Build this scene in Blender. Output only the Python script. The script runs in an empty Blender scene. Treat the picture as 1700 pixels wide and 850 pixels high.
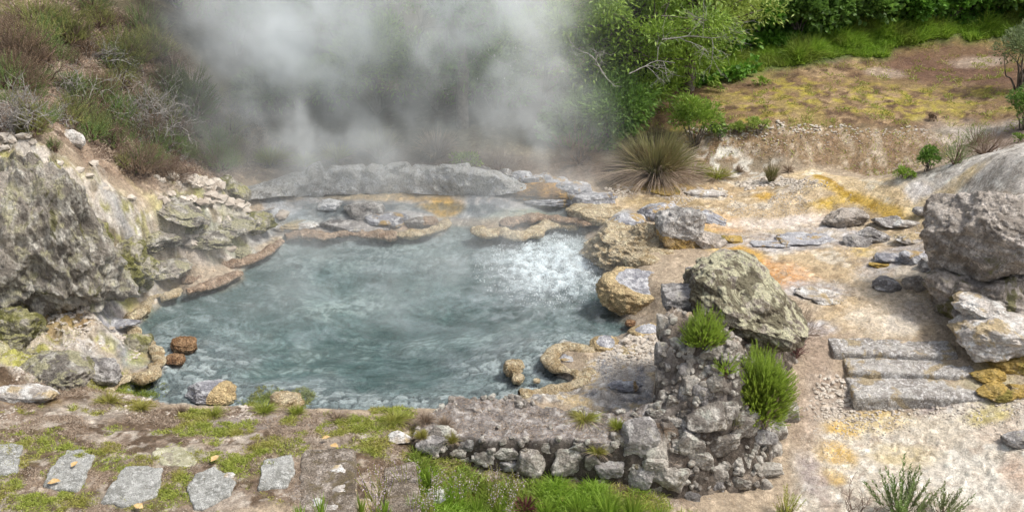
import bpy, bmesh, math, random
import numpy as np
from math import radians as R, sin, cos, pi, tan
S = bpy.context.scene
C = S.collection
# ------------------------------------------------------------------ camera
CAMH, PITCH, FPX = 4.5, 25.0, 1633.0          # metres above the pool, degrees down, focal length in photo pixels
cam = bpy.data.objects.new('camera', bpy.data.cameras.new('camera'))
C.objects.link(cam)
cam.location = (0, 0, CAMH)
cam.rotation_euler = (R(90 - PITCH), 0, 0)
cam.data.sensor_width = 36
cam.data.lens = 36 * FPX / 1700
cam.data.clip_end = 500
S.camera = cam
# ------------------------------------------------------------------ sky, sun, exposure
SUN_EL, SUN_ROT = 58, 98                      # high soft sun from the right
w = bpy.data.worlds.new('World'); S.world = w; w.use_nodes = True
nt = w.node_tree; nt.nodes.clear()
sky = nt.nodes.new('ShaderNodeTexSky'); sky.sky_type = 'NISHITA'; sky.sun_disc = False
sky.sun_elevation = R(SUN_EL); sky.sun_rotation = R(SUN_ROT); sky.dust_density = 4; sky.air_density = 1.0; sky.ozone_density = 1
hs = nt.nodes.new('ShaderNodeHueSaturation'); hs.inputs['Saturation'].default_value = 0.5
bg = nt.nodes.new('ShaderNodeBackground'); bg.inputs[1].default_value = 0.085
wo = nt.nodes.new('ShaderNodeOutputWorld')
nt.links.new(sky.outputs[0], hs.inputs['Color']); nt.links.new(hs.outputs[0], bg.inputs[0]); nt.links.new(bg.outputs[0], wo.inputs[0])
sun = bpy.data.objects.new('sun', bpy.data.lights.new('sun', 'SUN')); C.objects.link(sun)
sun.data.energy = 1.5; sun.data.angle = R(10); sun.data.color = (1, .95, .87)
az = R(SUN_ROT)
sd = np.array([sin(az) * cos(R(SUN_EL)), cos(az) * cos(R(SUN_EL)), sin(R(SUN_EL))])
from mathutils import Vector, Matrix
sun.rotation_euler = Vector(sd).to_track_quat('Z', 'Y').to_euler()
S.view_settings.view_transform = 'Standard'; S.view_settings.look = 'None'
S.view_settings.exposure = 1.12; S.view_settings.gamma = 1
S.render.engine = 'CYCLES'
S.cycles.max_bounces = 6; S.cycles.diffuse_bounces = 2; S.cycles.glossy_bounces = 2
S.cycles.transmission_bounces = 4; S.cycles.transparent_max_bounces = 12; S.cycles.volume_bounces = 7
S.cycles.use_denoising = True; S.cycles.use_adaptive_sampling = True; S.cycles.adaptive_threshold = 0.02
S.cycles.volume_step_rate = 2.5; S.cycles.volume_max_steps = 128
S.cycles.caustics_reflective = False; S.cycles.caustics_refractive = False

# ------------------------------------------------------------------ numpy noise
def hsh(ix, iy, iz, seed):
    h = (ix.astype(np.uint32) * np.uint32(374761393)) ^ (iy.astype(np.uint32) * np.uint32(668265263)) ^ (iz.astype(np.uint32) * np.uint32(2147483647 - 1274126177 % 7)) ^ np.uint32((seed * 1013904223 + 12345) & 0xffffffff)
    h = (h ^ (h >> np.uint32(13))) * np.uint32(1274126177)
    h = (h ^ (h >> np.uint32(16))) * np.uint32(2246822519)
    return h ^ (h >> np.uint32(15))
_g = np.random.RandomState(1).normal(size=(256, 3)); _g /= np.linalg.norm(_g, axis=1)[:, None]
_g = _g.astype(np.float32)
def perlin(P, seed=0):
    P = P.astype(np.float32)
    i = np.floor(P).astype(np.int64); f = P - i
    u = f * f * f * (f * (f * 6 - 15) + 10)
    r = 0
    for dx in (0, 1):
        wx = u[:, 0] if dx else 1 - u[:, 0]
        for dy in (0, 1):
            wy = u[:, 1] if dy else 1 - u[:, 1]
            for dz in (0, 1):
                wz = u[:, 2] if dz else 1 - u[:, 2]
                g = _g[(hsh(i[:, 0] + dx, i[:, 1] + dy, i[:, 2] + dz, seed) & np.uint32(255)).astype(np.int64)]
                r = r + wx * wy * wz * (g[:, 0] * (f[:, 0] - dx) + g[:, 1] * (f[:, 1] - dy) + g[:, 2] * (f[:, 2] - dz))
    return r * 1.6
def fbm(P, o=4, seed=0, gain=.5, ridged=False):
    a, s, r = 1.0, 1.0, 0
    for k in range(o):
        n = perlin(P * s + k * 7.3, seed + k)
        if ridged: n = 1 - 2 * np.abs(n)
        r = r + a * n; a *= gain; s *= 2.03
    return r
def p3(x, y, z=0, s=1.0):
    return np.stack([x * s, y * s, np.zeros_like(x) + z], 1)
def worley(P, seed=0):                         # F1 and F2 distances, and the id of the nearest cell
    P = P.astype(np.float32); i = np.floor(P).astype(np.int64)
    f1 = np.full(len(P), 9., np.float32); f2 = f1.copy(); idn = np.zeros(len(P), np.uint32)
    for dx in (-1, 0, 1):
        for dy in (-1, 0, 1):
            for dz in (-1, 0, 1):
                a, b, c = i[:, 0] + dx, i[:, 1] + dy, i[:, 2] + dz
                h = hsh(a, b, c, seed)
                jx = (h & np.uint32(1023)) / 1023.; jy = ((h >> np.uint32(10)) & np.uint32(1023)) / 1023.; jz = ((h >> np.uint32(20)) & np.uint32(1023)) / 1023.
                d = np.sqrt((a + jx - P[:, 0]) ** 2 + (b + jy - P[:, 1]) ** 2 + (c + jz - P[:, 2]) ** 2)
                n = d < f1
                f2 = np.where(n, f1, np.minimum(f2, d)); idn = np.where(n, h, idn); f1 = np.where(n, d, f1)
    return f1, f2, (idn & np.uint32(65535)) / 65535.
def worley2(x, y, seed=0):
    ix = np.floor(x).astype(np.int64); iy = np.floor(y).astype(np.int64); z = np.zeros_like(ix)
    f1 = np.full(len(x), 9., np.float32); f2 = f1.copy(); idn = np.zeros(len(x), np.uint32)
    for dx in (-1, 0, 1):
        for dy in (-1, 0, 1):
            h = hsh(ix + dx, iy + dy, z, seed)
            d = np.sqrt((ix + dx + (h & np.uint32(1023)) / 1023. - x) ** 2 + (iy + dy + ((h >> np.uint32(10)) & np.uint32(1023)) / 1023. - y) ** 2)
            n = d < f1
            f2 = np.where(n, f1, np.minimum(f2, d)); idn = np.where(n, h, idn); f1 = np.where(n, d, f1)
    return f1, f2, (idn & np.uint32(65535)) / 65535.
def ss(a, b, x):
    t = np.clip((x - a) / (b - a), 0, 1); return t * t * (3 - 2 * t)

# ------------------------------------------------------------------ photo pixel -> place
def ray(px, py):
    c, s = cos(R(PITCH)), sin(R(PITCH))
    u, v = (px - 850) / FPX, (425 - py) / FPX
    d = np.array([u, c + v * s, -s + v * c])
    return d
def at_z(px, py, z):
    d = ray(px, py); t = (z - CAMH) / d[2]; return np.array([d[0] * t, d[1] * t, z])
def at_y(px, py, y):
    d = ray(px, py); t = y / d[1]; return np.array([d[0] * t, y, CAMH + d[2] * t])

# ------------------------------------------------------------------ ground shape: measured spots joined by a smooth surface
Z = [  # photo px, py, height
 (0,850,.5),(250,850,.5),(500,850,.45),(0,750,.5),(250,750,.48),(450,750,.45),(600,760,.38),(650,700,.33),(300,700,.36),(120,690,.4),(0,650,.45),
 (640,850,.3),(760,810,.08),(900,850,.02),(1050,840,-.02),(1180,850,-.12),(760,760,.2),(680,790,.28),
 (1350,845,-.16),(1500,845,-.14),(1690,845,-.12),(1400,750,-.09),(1600,750,-.06),(1500,680,.0),(1690,700,0.08),(1380,690,-.04),
 (1450,552,.25),(1600,540,.28),(1400,500,.3),(1520,500,.32),(1300,440,.27),(1450,470,.3),(1385,585,.18),(1345,640,.1),
 (1250,380,.24),(1400,420,.3),(1150,330,.25),(1300,330,.32),(1050,320,.24),(980,300,.28),(1100,290,.27),(1200,350,.22),
 (1360,300,.46),(1480,310,.6),(1600,330,.72),(1520,350,.45),(1440,350,.36),(1620,285,.95),(1699,260,1.25),(1540,300,.7),(1700,420,.7),
 (1400,283,.32),(1250,275,.3),(1150,270,.32),(1490,285,.4),
 (1200,215,.62),(1300,212,.66),(1420,215,.66),(1550,215,.66),(1660,225,.7),
 (1150,150,.75),(1300,150,.78),(1450,150,.8),(1600,170,.78),(1500,100,.9),(1650,70,1.05),(1200,110,.9),(1350,90,1.0),(1690,180,.85),(1080,200,.62),
 (1050,600,.1),(1000,650,.12),(1060,560,.12),(900,670,.15),(800,690,.28),
 (500,380,.14),(600,370,.14),(740,360,.15),(880,360,.16),(960,350,.2),(500,340,.17),(700,328,.18),(870,330,.2),(1000,370,.25),(1080,400,.25),(1110,480,.3),
 (600,262,.4),(750,262,.42),(900,280,.36),(450,280,.42),(1000,270,.38),
 (440,370,.2),(380,400,.25),(300,420,.35),(350,350,.5),(250,480,.3),(180,520,.3),(100,560,.35),(0,600,.42),(130,610,.3),(180,600,.22),(200,460,.45),(0,520,.5),(100,480,.55),
]
Y = [  # photo px, py, distance
 (0,230,8.3),(70,222,8.5),(130,225,9.2),(250,315,9.3),(300,270,10.4),(200,250,9.7),(100,100,10.5),(0,100,10.),(100,10,12),(0,10,11.5),(250,60,12.6),(350,200,11.6),(450,240,12.2),(200,150,10.8),(360,130,13.0),(330,300,9.9),(400,300,10.6),
 (0,330,7.9),(80,330,8.1),
]
W_ = [(-4,15,1.6),(-2,15,1.4),(0,14.6,1.1),(1.6,14.4,.95),(-6,16,2.8),(-3,18,3.4),(0,18,3.4),(3,18.5,3.6),(6,19,3.8),(9,19.5,3.8),(12,20,3.8),(16,20,4),(-9,14,3.4),(-12,14,4.2),(-9,9,2.8),(-12,8,3.5),(-7,7,1.6),
      (-8,4,1.0),(0,3,.4),(8,4,0),(8,7,.6),(10,10,1.9),(12,14,1.8),(-16,24,6),(0,26,6.5),(16,26,6.5),(0,40,9),(-20,40,9),(20,40,9),(-20,5,4),(20,5,2),(3,3,-.1),(-4,3,.6),(6.2,8,.9)]
PT = np.array([at_z(*a) for a in Z] + [at_y(*a) for a in Y] + [np.array(a, float) for a in W_])
def _phi(r2): return np.sqrt(r2 + .05)
_A = _phi(((PT[:, None, :2] - PT[None, :, :2]) ** 2).sum(-1)) + np.eye(len(PT)) * .0
_n = len(PT); _M = np.zeros((_n + 3, _n + 3)); _M[:_n, :_n] = _A - .02 * np.eye(_n); _M[:_n, _n] = 1; _M[:_n, _n + 1:] = PT[:, :2]
_M[_n, :_n] = 1; _M[_n + 1:, :_n] = PT[:, :2].T
_W = np.linalg.solve(_M, np.concatenate([PT[:, 2], np.zeros(3)]))
def Hb(x, y):
    r = np.zeros_like(x)
    for k in range(_n):
        r += _W[k] * np.sqrt((x - PT[k, 0]) ** 2 + (y - PT[k, 1]) ** 2 + .05)
    return r + _W[_n] + _W[_n + 1] * x + _W[_n + 2] * y
def sdist(poly, x, y, margin=3.0):             # signed distance to a polygon, negative inside
    poly = np.asarray(poly)[:, :2]; out = np.full(x.shape, margin, np.float64)
    lo, hi = poly.min(0) - margin, poly.max(0) + margin
    m = (x > lo[0]) & (x < hi[0]) & (y > lo[1]) & (y < hi[1])
    X, Yv = x[m], y[m]; d = np.full(X.shape, 1e9); ins = np.zeros(X.shape, bool)
    for k in range(len(poly)):
        a, b = poly[k], poly[(k + 1) % len(poly)]; e = b - a
        t = np.clip(((X - a[0]) * e[0] + (Yv - a[1]) * e[1]) / max(e @ e, 1e-9), 0, 1)
        d = np.minimum(d, (X - a[0] - t * e[0]) ** 2 + (Yv - a[1] - t * e[1]) ** 2)
        c = (a[1] > Yv) != (b[1] > Yv)
        xi = a[0] + (Yv - a[1]) * e[0] / (e[1] if abs(e[1]) > 1e-9 else 1e-9)
        ins ^= c & (X < xi)
    d = np.sqrt(d); out[m] = np.minimum(np.where(ins, -d, d), margin); return out
def smooth_line(pts, n=8, closed=False):       # Catmull-Rom
    P = np.array(pts, float); r = []
    m = len(P)
    for k in range(m if closed else m - 1):
        g = (lambda j: P[j % m]) if closed else (lambda j: P[min(max(j, 0), m - 1)])
        a, b, c, d = g(k - 1), g(k), g(k + 1), g(k + 2)
        for t in np.arange(n) / n:
            r.append(.5 * ((2 * b) + (-a + c) * t + (2 * a - 5 * b + 4 * c - d) * t * t + (-a + 3 * b - 3 * c + d) * t ** 3))
    if not closed: r.append(P[-1])
    return np.array(r)
POOLPX = [(190,655),(222,630),(262,622),(266,600),(250,575),(224,557),(226,540),(245,520),(278,497),(292,484),(320,488),(365,478),(402,462),(398,450),(430,430),(460,412),(472,398),(520,398),(600,397),(660,397),(730,390),(748,374),(785,376),(800,390),(850,398),(890,394),(920,378),(965,380),(975,402),(1000,430),(1003,470),(1020,520),(1050,538),(1060,550),(1020,562),(980,575),(940,570),(905,592),(925,618),(950,634),(925,650),(870,655),(850,668),(780,684),(700,692),(600,694),(500,690),(400,684),(300,678),(230,670)]
POOL = np.array([at_z(a, b, 0)[:2] for a, b in POOLPX])
def H(x, y, detail=True):
    h = Hb(x, y)
    d = sdist(POOL, x, y, 2.0)
    if detail:
        q = p3(x, y)
        d = d + .05 * fbm(q * 2.2, 3, 5) + .02 * fbm(q * 9, 2, 9)
    hp = -.34 * ss(0, 1.9, -d) - .045 * ss(0, .1, -d)
    ho = .03 + (np.maximum(h, .07) - .03) * ss(.0, .40, d)
    ho = np.where(d > .5, h, ho)
    return np.where(d < 0, hp, ho)
def G(px, py, lift=0):                         # where the photo's pixel meets the ground
    d = ray(px, py); t = np.concatenate([np.linspace(3.2, 18, 600), np.linspace(18.05, 40, 200)])
    x, y, z = d[0] * t, d[1] * t, CAMH + d[2] * t
    h = H(x, y, False) + lift; k = np.argmax(z < h)
    if k == 0: k = 799
    a = (z[k - 1] - h[k - 1]) / max((z[k - 1] - h[k - 1]) - (z[k] - h[k]), 1e-6)
    tt = t[k - 1] + a * (t[k] - t[k - 1])
    return np.array([d[0] * tt, d[1] * tt, CAMH + d[2] * tt])
def Gs(pts): return np.array([G(*p) for p in pts])
def Hz(x, y): return float(H(np.array([x]), np.array([y]), False)[0])
def ppm(p):                                    # photo pixels per metre at a place
    return FPX / (p[1] * cos(R(PITCH)) + (CAMH - p[2]) * sin(R(PITCH)))

# ------------------------------------------------------------------ meshes and tags
def mk(name, V, F, mat, parent=None, origin=(0, 0, 0), attrs=None, smooth=True):
    me = bpy.data.meshes.new(name); V = np.asarray(V, np.float32) - np.asarray(origin, np.float32)
    Fs = F if isinstance(F, list) else [F]
    me.vertices.add(len(V)); me.vertices.foreach_set('co', V.ravel())
    loops = np.concatenate([f.ravel() for f in Fs]).astype(np.int32)
    tot = np.concatenate([np.full(len(f), f.shape[1]) for f in Fs]).astype(np.int32)
    me.loops.add(len(loops)); me.loops.foreach_set('vertex_index', loops)
    me.polygons.add(len(tot)); me.polygons.foreach_set('loop_start', np.concatenate([[0], np.cumsum(tot)[:-1]]).astype(np.int32))
    try: me.polygons.foreach_set('loop_total', tot)
    except Exception: pass
    me.polygons.foreach_set('use_smooth', np.full(len(tot), smooth))
    for k, v in (attrs or {}).items():
        if v.ndim == 2:
            a = me.attributes.new(k, 'FLOAT_COLOR', 'POINT'); a.data.foreach_set('color', np.concatenate([v, np.ones((len(v), 1))], 1).astype(np.float32).ravel())
        else:
            a = me.attributes.new(k, 'FLOAT', 'POINT'); a.data.foreach_set('value', v.astype(np.float32))
    me.update(calc_edges=True); me.validate()
    for m in (mat if isinstance(mat, (list, tuple)) else [mat]): me.materials.append(m)
    o = bpy.data.objects.new(name, me); C.objects.link(o); o.location = tuple(origin)
    if parent is not None:
        o.parent = parent; o.location = Vector(tuple(origin)) - parent.location
    return o
def tag(o, label, cat, group=None, kind=None):
    if label: o['label'] = label
    if cat: o['category'] = cat
    if group: o['group'] = group
    if kind: o['kind'] = kind
    return o
def empty(name, loc, label, cat, group=None):
    o = bpy.data.objects.new(name, None); C.objects.link(o); o.location = tuple(loc); o.empty_display_size = .2
    return tag(o, label, cat, group)
def copy_tree(o, parent=None):
    c = o.copy(); C.objects.link(c); c.parent = parent
    for ch in list(o.children): copy_tree(ch, c)
    return c
def rotm(rx=0, ry=0, rz=0):
    return np.array(Matrix.Rotation(rz, 3, 'Z') @ Matrix.Rotation(ry, 3, 'Y') @ Matrix.Rotation(rx, 3, 'X'))

# ------------------------------------------------------------------ materials
def newmat(name):
    m = bpy.data.materials.new(name); m.use_nodes = True; t = m.node_tree; t.nodes.clear()
    return m, t
class NB:                                      # terse node building
    def __init__(s, t): s.t = t
    def n(s, ty, **kw):
        nd = s.t.nodes.new(ty)
        for k, v in kw.items(): setattr(nd, k, v)
        return nd
    def l(s, a, b): s.t.links.new(a, b)
    def setin(s, sock, v):
        if isinstance(v, bpy.types.NodeSocket): s.l(v, sock)
        elif v is not None:
            if isinstance(v, (tuple, list)) and sock.type == 'RGBA' and len(v) == 3: v = (*v, 1)
            sock.default_value = v
    def math(s, op, a, b=None, c=None, clamp=False):
        nd = s.n('ShaderNodeMath', operation=op, use_clamp=clamp)
        for i, v in enumerate((a, b, c)):
            if v is not None: s.setin(nd.inputs[i], v)
        return nd.outputs[0]
    def mix(s, f, a, b, blend='MIX'):
        nd = s.n('ShaderNodeMix', data_type='RGBA', blend_type=blend)
        s.setin(nd.inputs[0], f); s.setin(nd.inputs[6], a); s.setin(nd.inputs[7], b); return nd.outputs[2]
    def noise(s, v, scale, detail=5, rough=.55, dist=0, out=0):
        nd = s.n('ShaderNodeTexNoise'); s.setin(nd.inputs['Vector'], v)
        nd.inputs['Scale'].default_value = scale; nd.inputs['Detail'].default_value = detail; nd.inputs['Roughness'].default_value = rough; nd.inputs['Distortion'].default_value = dist
        return nd.outputs[out]
    def vor(s, v, scale, feature='F1', out=0, rnd=1):
        nd = s.n('ShaderNodeTexVoronoi', feature=feature); s.setin(nd.inputs['Vector'], v); nd.inputs['Scale'].default_value = scale
        nd.inputs['Randomness'].default_value = rnd
        return nd.outputs[out]
    def rng(s, v, a, b, c=0, d=1):
        nd = s.n('ShaderNodeMapRange'); nd.interpolation_type = 'SMOOTHSTEP'
        for i, q in enumerate((v, a, b, c, d)): s.setin(nd.inputs[i], q)
        return nd.outputs[0]
    def scale(s, v, k):
        nd = s.n('ShaderNodeMapping'); s.l(v, nd.inputs[0]); nd.inputs['Scale'].default_value = k; return nd.outputs[0]
    def bump(s, h, dist, strength=1, nrm=None):
        nd = s.n('ShaderNodeBump'); s.l(h, nd.inputs['Height']); s.setin(nd.inputs['Distance'], dist); s.setin(nd.inputs['Strength'], strength)
        if nrm is not None: s.l(nrm, nd.inputs['Normal'])
        return nd.outputs[0]
    def out(s, surf=None, vol=None):
        o = s.n('ShaderNodeOutputMaterial')
        if surf is not None: s.l(surf, o.inputs[0])
        if vol is not None: s.l(vol, o.inputs[1])
def mat_rock(name, dark, mid, light, sc=6, lichen=None, moss=None, bump=.02, stretch=(1, 1, 1), crack=.5, rough=.9, speck=.5, stain=None):
    """lichen=(colour, amount) on upward faces, moss=(colour, amount) in patches, stain=(colour, amount, scale)"""
    dark, mid, light = [tuple(min(.8, q * k) for q in c_) for c_, k in ((dark, 1.25), (mid, 1.3), (light, 1.25))]
    m, t = newmat(name); b = NB(t)
    geo = b.n('ShaderNodeNewGeometry'); P = b.scale(geo.outputs['Position'], stretch)
    n1 = b.noise(P, sc * .35, 6, .6, .4); n2 = b.noise(P, sc * 1.6, 6, .65); n3 = b.noise(P, sc * 9, 4, .7)
    c = b.mix(b.rng(n1, .38, .62), dark, mid)
    c = b.mix(b.rng(n2, .46, .64), c, light)
    if stain: c = b.mix(b.math('MULTIPLY', b.rng(b.noise(P, stain[2], 5, .6, .6), .62 - .3 * stain[1], .7 - .3 * stain[1]), .85), c, stain[0])
    up = b.n('ShaderNodeSeparateXYZ'); b.l(geo.outputs['Normal'], up.inputs[0])
    if lichen:
        f = b.math('MULTIPLY', b.rng(up.outputs[2], -.1, .75), b.rng(b.noise(P, sc * 1.1, 8, .7, .3), .66 - .35 * lichen[1], .74 - .35 * lichen[1]))
        c = b.mix(b.math('MULTIPLY', f, .85), c, lichen[0])
    if moss:
        f = b.rng(b.noise(P, sc * .55, 8, .68, .8), .7 - .32 * moss[1], .76 - .32 * moss[1])
        c = b.mix(b.math('MULTIPLY', f, .8), c, b.mix(b.rng(n3, .4, .6), moss[0], tuple(q * .45 for q in moss[0])))
    v = b.rng(n3, .3, .72, 1 - speck * .65, 1 + speck * .5)
    c = b.mix(1, c, b.math('MULTIPLY', v, 1), 'MULTIPLY')
    cr = b.vor(b.scale(P, (1, 1, 1)), sc * .9, 'DISTANCE_TO_EDGE')
    nz = b.noise(P, sc * 2.2, 8, .7, .2)
    h = b.math('ADD', b.math('MULTIPLY', nz, 1.6), b.math('ADD', b.math('MULTIPLY', b.rng(cr, 0, .09), crack * .35), b.math('MULTIPLY', n3, .55)))
    p = b.n('ShaderNodeBsdfPrincipled'); b.l(c, p.inputs['Base Color']); b.setin(p.inputs['Roughness'], rough)
    p.inputs['Specular IOR Level'].default_value = .3
    c = b.mix(b.math('MULTIPLY', b.rng(b.noise(P, sc * 5, 5, .75), .56, .66), .55), c, tuple(q * .5 for q in dark))
    b.l(c, p.inputs['Base Color']); b.l(b.bump(h, bump * 1.5, 1), p.inputs['Normal']); b.out(p.outputs[0]); return m
def mat_leaf(name, c1, c2, c3=None, trans=.35, rough=.5, spec=.4):
    m, t = newmat(name); b = NB(t)
    geo = b.n('ShaderNodeNewGeometry'); r = geo.outputs['Random Per Island']
    n = b.noise(geo.outputs['Position'], 2.2, 3)
    c = b.mix(r, c1, c2)
    c = b.mix(b.rng(n, .42, .62), c, c3 or c2)
    c = b.mix(b.math('MULTIPLY', b.math('FRACT', b.math('MULTIPLY', r, 37.7)), .45), c, tuple(q * 1.5 for q in c2))
    p = b.n('ShaderNodeBsdfPrincipled'); b.l(c, p.inputs['Base Color']); p.inputs['Roughness'].default_value = rough; p.inputs['Specular IOR Level'].default_value = spec
    tr = b.n('ShaderNodeBsdfTranslucent'); b.l(c, tr.inputs[0]); mx = b.n('ShaderNodeMixShader'); mx.inputs[0].default_value = trans
    b.l(p.outputs[0], mx.inputs[1]); b.l(tr.outputs[0], mx.inputs[2]); b.out(mx.outputs[0]); return m
def mat_plain(name, c1, c2, sc=20, rough=.85, bump=.004, spec=.25):
    m, t = newmat(name); b = NB(t); geo = b.n('ShaderNodeNewGeometry'); P = geo.outputs['Position']
    n = b.noise(P, sc, 6, .65)
    p = b.n('ShaderNodeBsdfPrincipled'); b.l(b.mix(b.rng(n, .35, .65), c1, c2), p.inputs['Base Color']); p.inputs['Roughness'].default_value = rough
    p.inputs['Specular IOR Level'].default_value = spec
    b.l(b.bump(n, bump), p.inputs['Normal']); b.out(p.outputs[0]); return m
# ------------------------------------------------------------------ ground: one sheet to beyond the hedge
def grow(a, b, r):
    v = [a]
    while v[-1] < b: v.append(v[-1] + max(r * v[-1], .006))
    return np.array(v)
ys = grow(3.0, 17.5, .0030); ys = np.concatenate([ys, grow(17.8, 90, .03)])
us = np.concatenate([np.linspace(-2.2, -.74, 40)[:-1], np.linspace(-.74, .74, 800), np.linspace(.74, 2.2, 40)[1:]])
YY, UU = np.meshgrid(ys, us, indexing='ij'); gx = (UU * (YY + 1.6)).ravel(); gy = YY.ravel()
gz = H(gx, gy)
q = p3(gx, gy, 1.3 * gz)
wn = fbm(q * 1.7, 3, 21) * .16 + fbm(q * 7, 3, 22) * .05            # ragged edges for the patches
wn2 = fbm(q * 1.1 + 9, 4, 31)
def lay(px, blur=.12, warp=1.0):
    """soft patch of ground (1 inside) traced from the photo and laid where it meets the ground"""
    d = sdist(Gs(px), gx, gy, 2.0) + wn * warp
    return 1 - ss(-blur, blur, d)
HF = ss(-.4, .25, fbm(q * 13, 4, 23))
def spot(px, py, rx, ry, rag=.9):              # ragged round patch, sizes in photo pixels
    c = G(px, py); k = ppm(c); a = abs(G(px, py - ry)[1] - G(px, py + ry)[1]) / 2 + .02
    d = np.sqrt(((gx - c[0]) / (rx / k)) ** 2 + ((gy - c[1]) / a) ** 2)
    return (1 - ss(.5, 1.3, d + rag * (wn * 3.0))) * (.62 + .38 * HF)
col = np.zeros((len(gx), 3)); col[:] = (.40, .32, .23)
wet = np.zeros(len(gx)); rub = np.full(len(gx), .12)               # wetness, stoniness
def paint(m, c, a=1.0):
    global col
    m = np.clip(m * a, 0, 1)[:, None]; col = col * (1 - m) + np.array(c) * m
def var(m, sc, lo, c, hi=None, seed=0, a=1.0, o=4):
    k = m > .004; f = np.zeros(len(m))
    if k.any(): f[k] = ss(lo, hi if hi is not None else lo + .25, fbm(q[k] * sc, o, seed + 50)) * m[k]
    paint(f, c, a)
d_pool = sdist(POOL, gx, gy, 3.0) + .5 * wn
# --- field and far bank (world-space bands first)
far = ss(11.2, 12.2, gy)
F_FIELD = lay([(1040,215),(1060,165),(1110,140),(1250,118),(1380,100),(1480,72),(1600,58),(1760,50),(1900,60),(1900,230),(1680,215),(1560,213),(1400,213),(1250,216),(1150,212)], .15)
F_BANKTOP = lay([(900,240),(960,130),(1000,90),(1200,55),(1400,20),(1700,5),(2000,-10),(2000,52),(1690,50),(1600,56),(1480,76),(1380,104),(1250,124),(1110,148),(1060,180),(1030,250)], .25)
paint(far, (.10, .085, .05))
rub *= 1 - F_FIELD; paint(F_FIELD, (.21, .135, .07))
var(F_FIELD, 2.2, .05, (.31, .215, .12), seed=1); var(F_FIELD, 5, .05, (.11, .065, .035), seed=2); var(F_FIELD, 1.2, .1, (.30, .23, .08), seed=3, a=.7)
paint(lay([(1470,75),(1620,70),(1700,80),(1700,140),(1560,140),(1440,135)], .4), (.13, .07, .045), .85)
for a in [(1300,165,150,22),(1420,155,120,20),(1560,165,110,25),(1200,205,120,10),(1480,185,90,12),(1330,140,60,10),(1620,195,60,12),(1150,180,60,15)]:
    m = spot(*a); n = ss(-.15, .45, fbm(q * 6, 4, 77)); paint(m * n, (.36, .30, .05), .8)
for a in [(1470,122,38,8),(1625,104,48,9),(1640,100,20,5)]: paint(spot(*a, .4), (.40, .32, .25), .8)
F_GRASS = lay([(1040,170),(1090,122),(1250,94),(1380,72),(1450,58),(1600,44),(1700,36),(1700,52),(1580,52),(1500,68),(1420,92),(1300,108),(1200,122),(1100,140)], .3)
paint(F_BANKTOP, (.07, .11, .025)); paint(F_GRASS, (.16, .27, .03))
# --- soil bank below the field
F_SOIL = lay([(1130,215),(1250,214),(1450,212),(1620,216),(1600,240),(1510,285),(1400,284),(1250,272),(1150,265),(1110,240)], .1)
paint(F_SOIL, (.27, .19, .11)); rub += .5 * F_SOIL
n = fbm(p3(gx * 7, gy * 1.5, gz * 1.5), 4, 90); paint(F_SOIL * ss(.2, .5, n), (.56, .47, .35), .55); paint(F_SOIL * ss(.1, .4, -n), (.22, .14, .08), .7)
paint(lay([(1560,205),(1700,196),(1800,205),(1700,240),(1560,232)], .3), (.56, .5, .44), .8)
F_WHT = lay([(1150,262),(1190,240),(1300,262),(1290,300),(1200,310),(1140,290)], .15); var(F_WHT, 6, -.1, (.6, .57, .5), seed=5)
# --- stream flats and sinter slopes
F_FLAT = lay([(1010,318),(1090,320),(1180,300),(1290,292),(1420,330),(1560,350),(1560,480),(1560,555),(1380,555),(1330,500),(1220,410),(1160,350),(1060,345)], .1)
paint(F_FLAT, (.52, .40, .25)); var(F_FLAT, 3, .1, (.62, .54, .42), seed=6); var(F_FLAT, 5, .2, (.33, .25, .15), seed=7, a=.8)
paint(lay([(960,285),(1010,265),(1120,285),(1180,290),(1090,318),(1000,320)], .12), (.11, .085, .06)); 
m = lay([(960,285),(1010,265),(1120,285),(1180,290),(1090,318),(1000,320)], .12); wet += .8 * m
paint(lay([(1290,290),(1370,286),(1450,300),(1560,305),(1600,325),(1560,365),(1480,350),(1420,345),(1340,312)], .1), (.60, .47, .29))
m = lay([(1290,290),(1370,286),(1450,300),(1560,305),(1600,325),(1560,365),(1480,350),(1420,345),(1340,312)], .1); var(m, 4, .1, (.68, .6, .46), seed=8); var(m, 9, .25, (.4, .3, .16), seed=9, a=.6)
F_HUMP = lay([(1490,302),(1560,278),(1700,232),(1900,180),(1950,330),(1700,325),(1600,330),(1540,308)], .08, .5)
paint(F_HUMP, (.56, .52, .47)); var(F_HUMP, 4, .0, (.36, .33, .29), seed=10); var(F_HUMP, 9, .2, (.7, .68, .63), seed=11, a=.7)
paint(lay([(1640,225),(1700,205),(1850,190),(1850,220),(1700,238),(1560,276)], .1), (.26, .2, .16))
# ochre seams, warm pools, pale and grey flats
def seam(px, w, c, a=.9):
    L = Gs(px); L = smooth_line(L, 5); d = np.full(gx.shape, 9.)
    lo, hi = L[:, :2].min(0) - 1, L[:, :2].max(0) + 1; mm = (gx > lo[0]) & (gx < hi[0]) & (gy > lo[1]) & (gy < hi[1])
    X, Yv = gx[mm], gy[mm]; dd = np.full(X.shape, 9.)
    for k in range(len(L) - 1):
        p0, e = L[k, :2], L[k + 1, :2] - L[k, :2]; t = np.clip(((X - p0[0]) * e[0] + (Yv - p0[1]) * e[1]) / (e @ e + 1e-9), 0, 1)
        dd = np.minimum(dd, np.hypot(X - p0[0] - t * e[0], Yv - p0[1] - t * e[1]))
    d[mm] = dd; m = 1 - ss(w * .5, w, d + wn * .35); paint(m, c, a); return m
seam([(1355,292),(1380,310),(1420,330),(1465,350),(1500,365)], .10, (.5, .33, .06)); seam([(1358,292),(1400,318),(1450,345)], .05, (.36, .22, .03))
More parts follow.
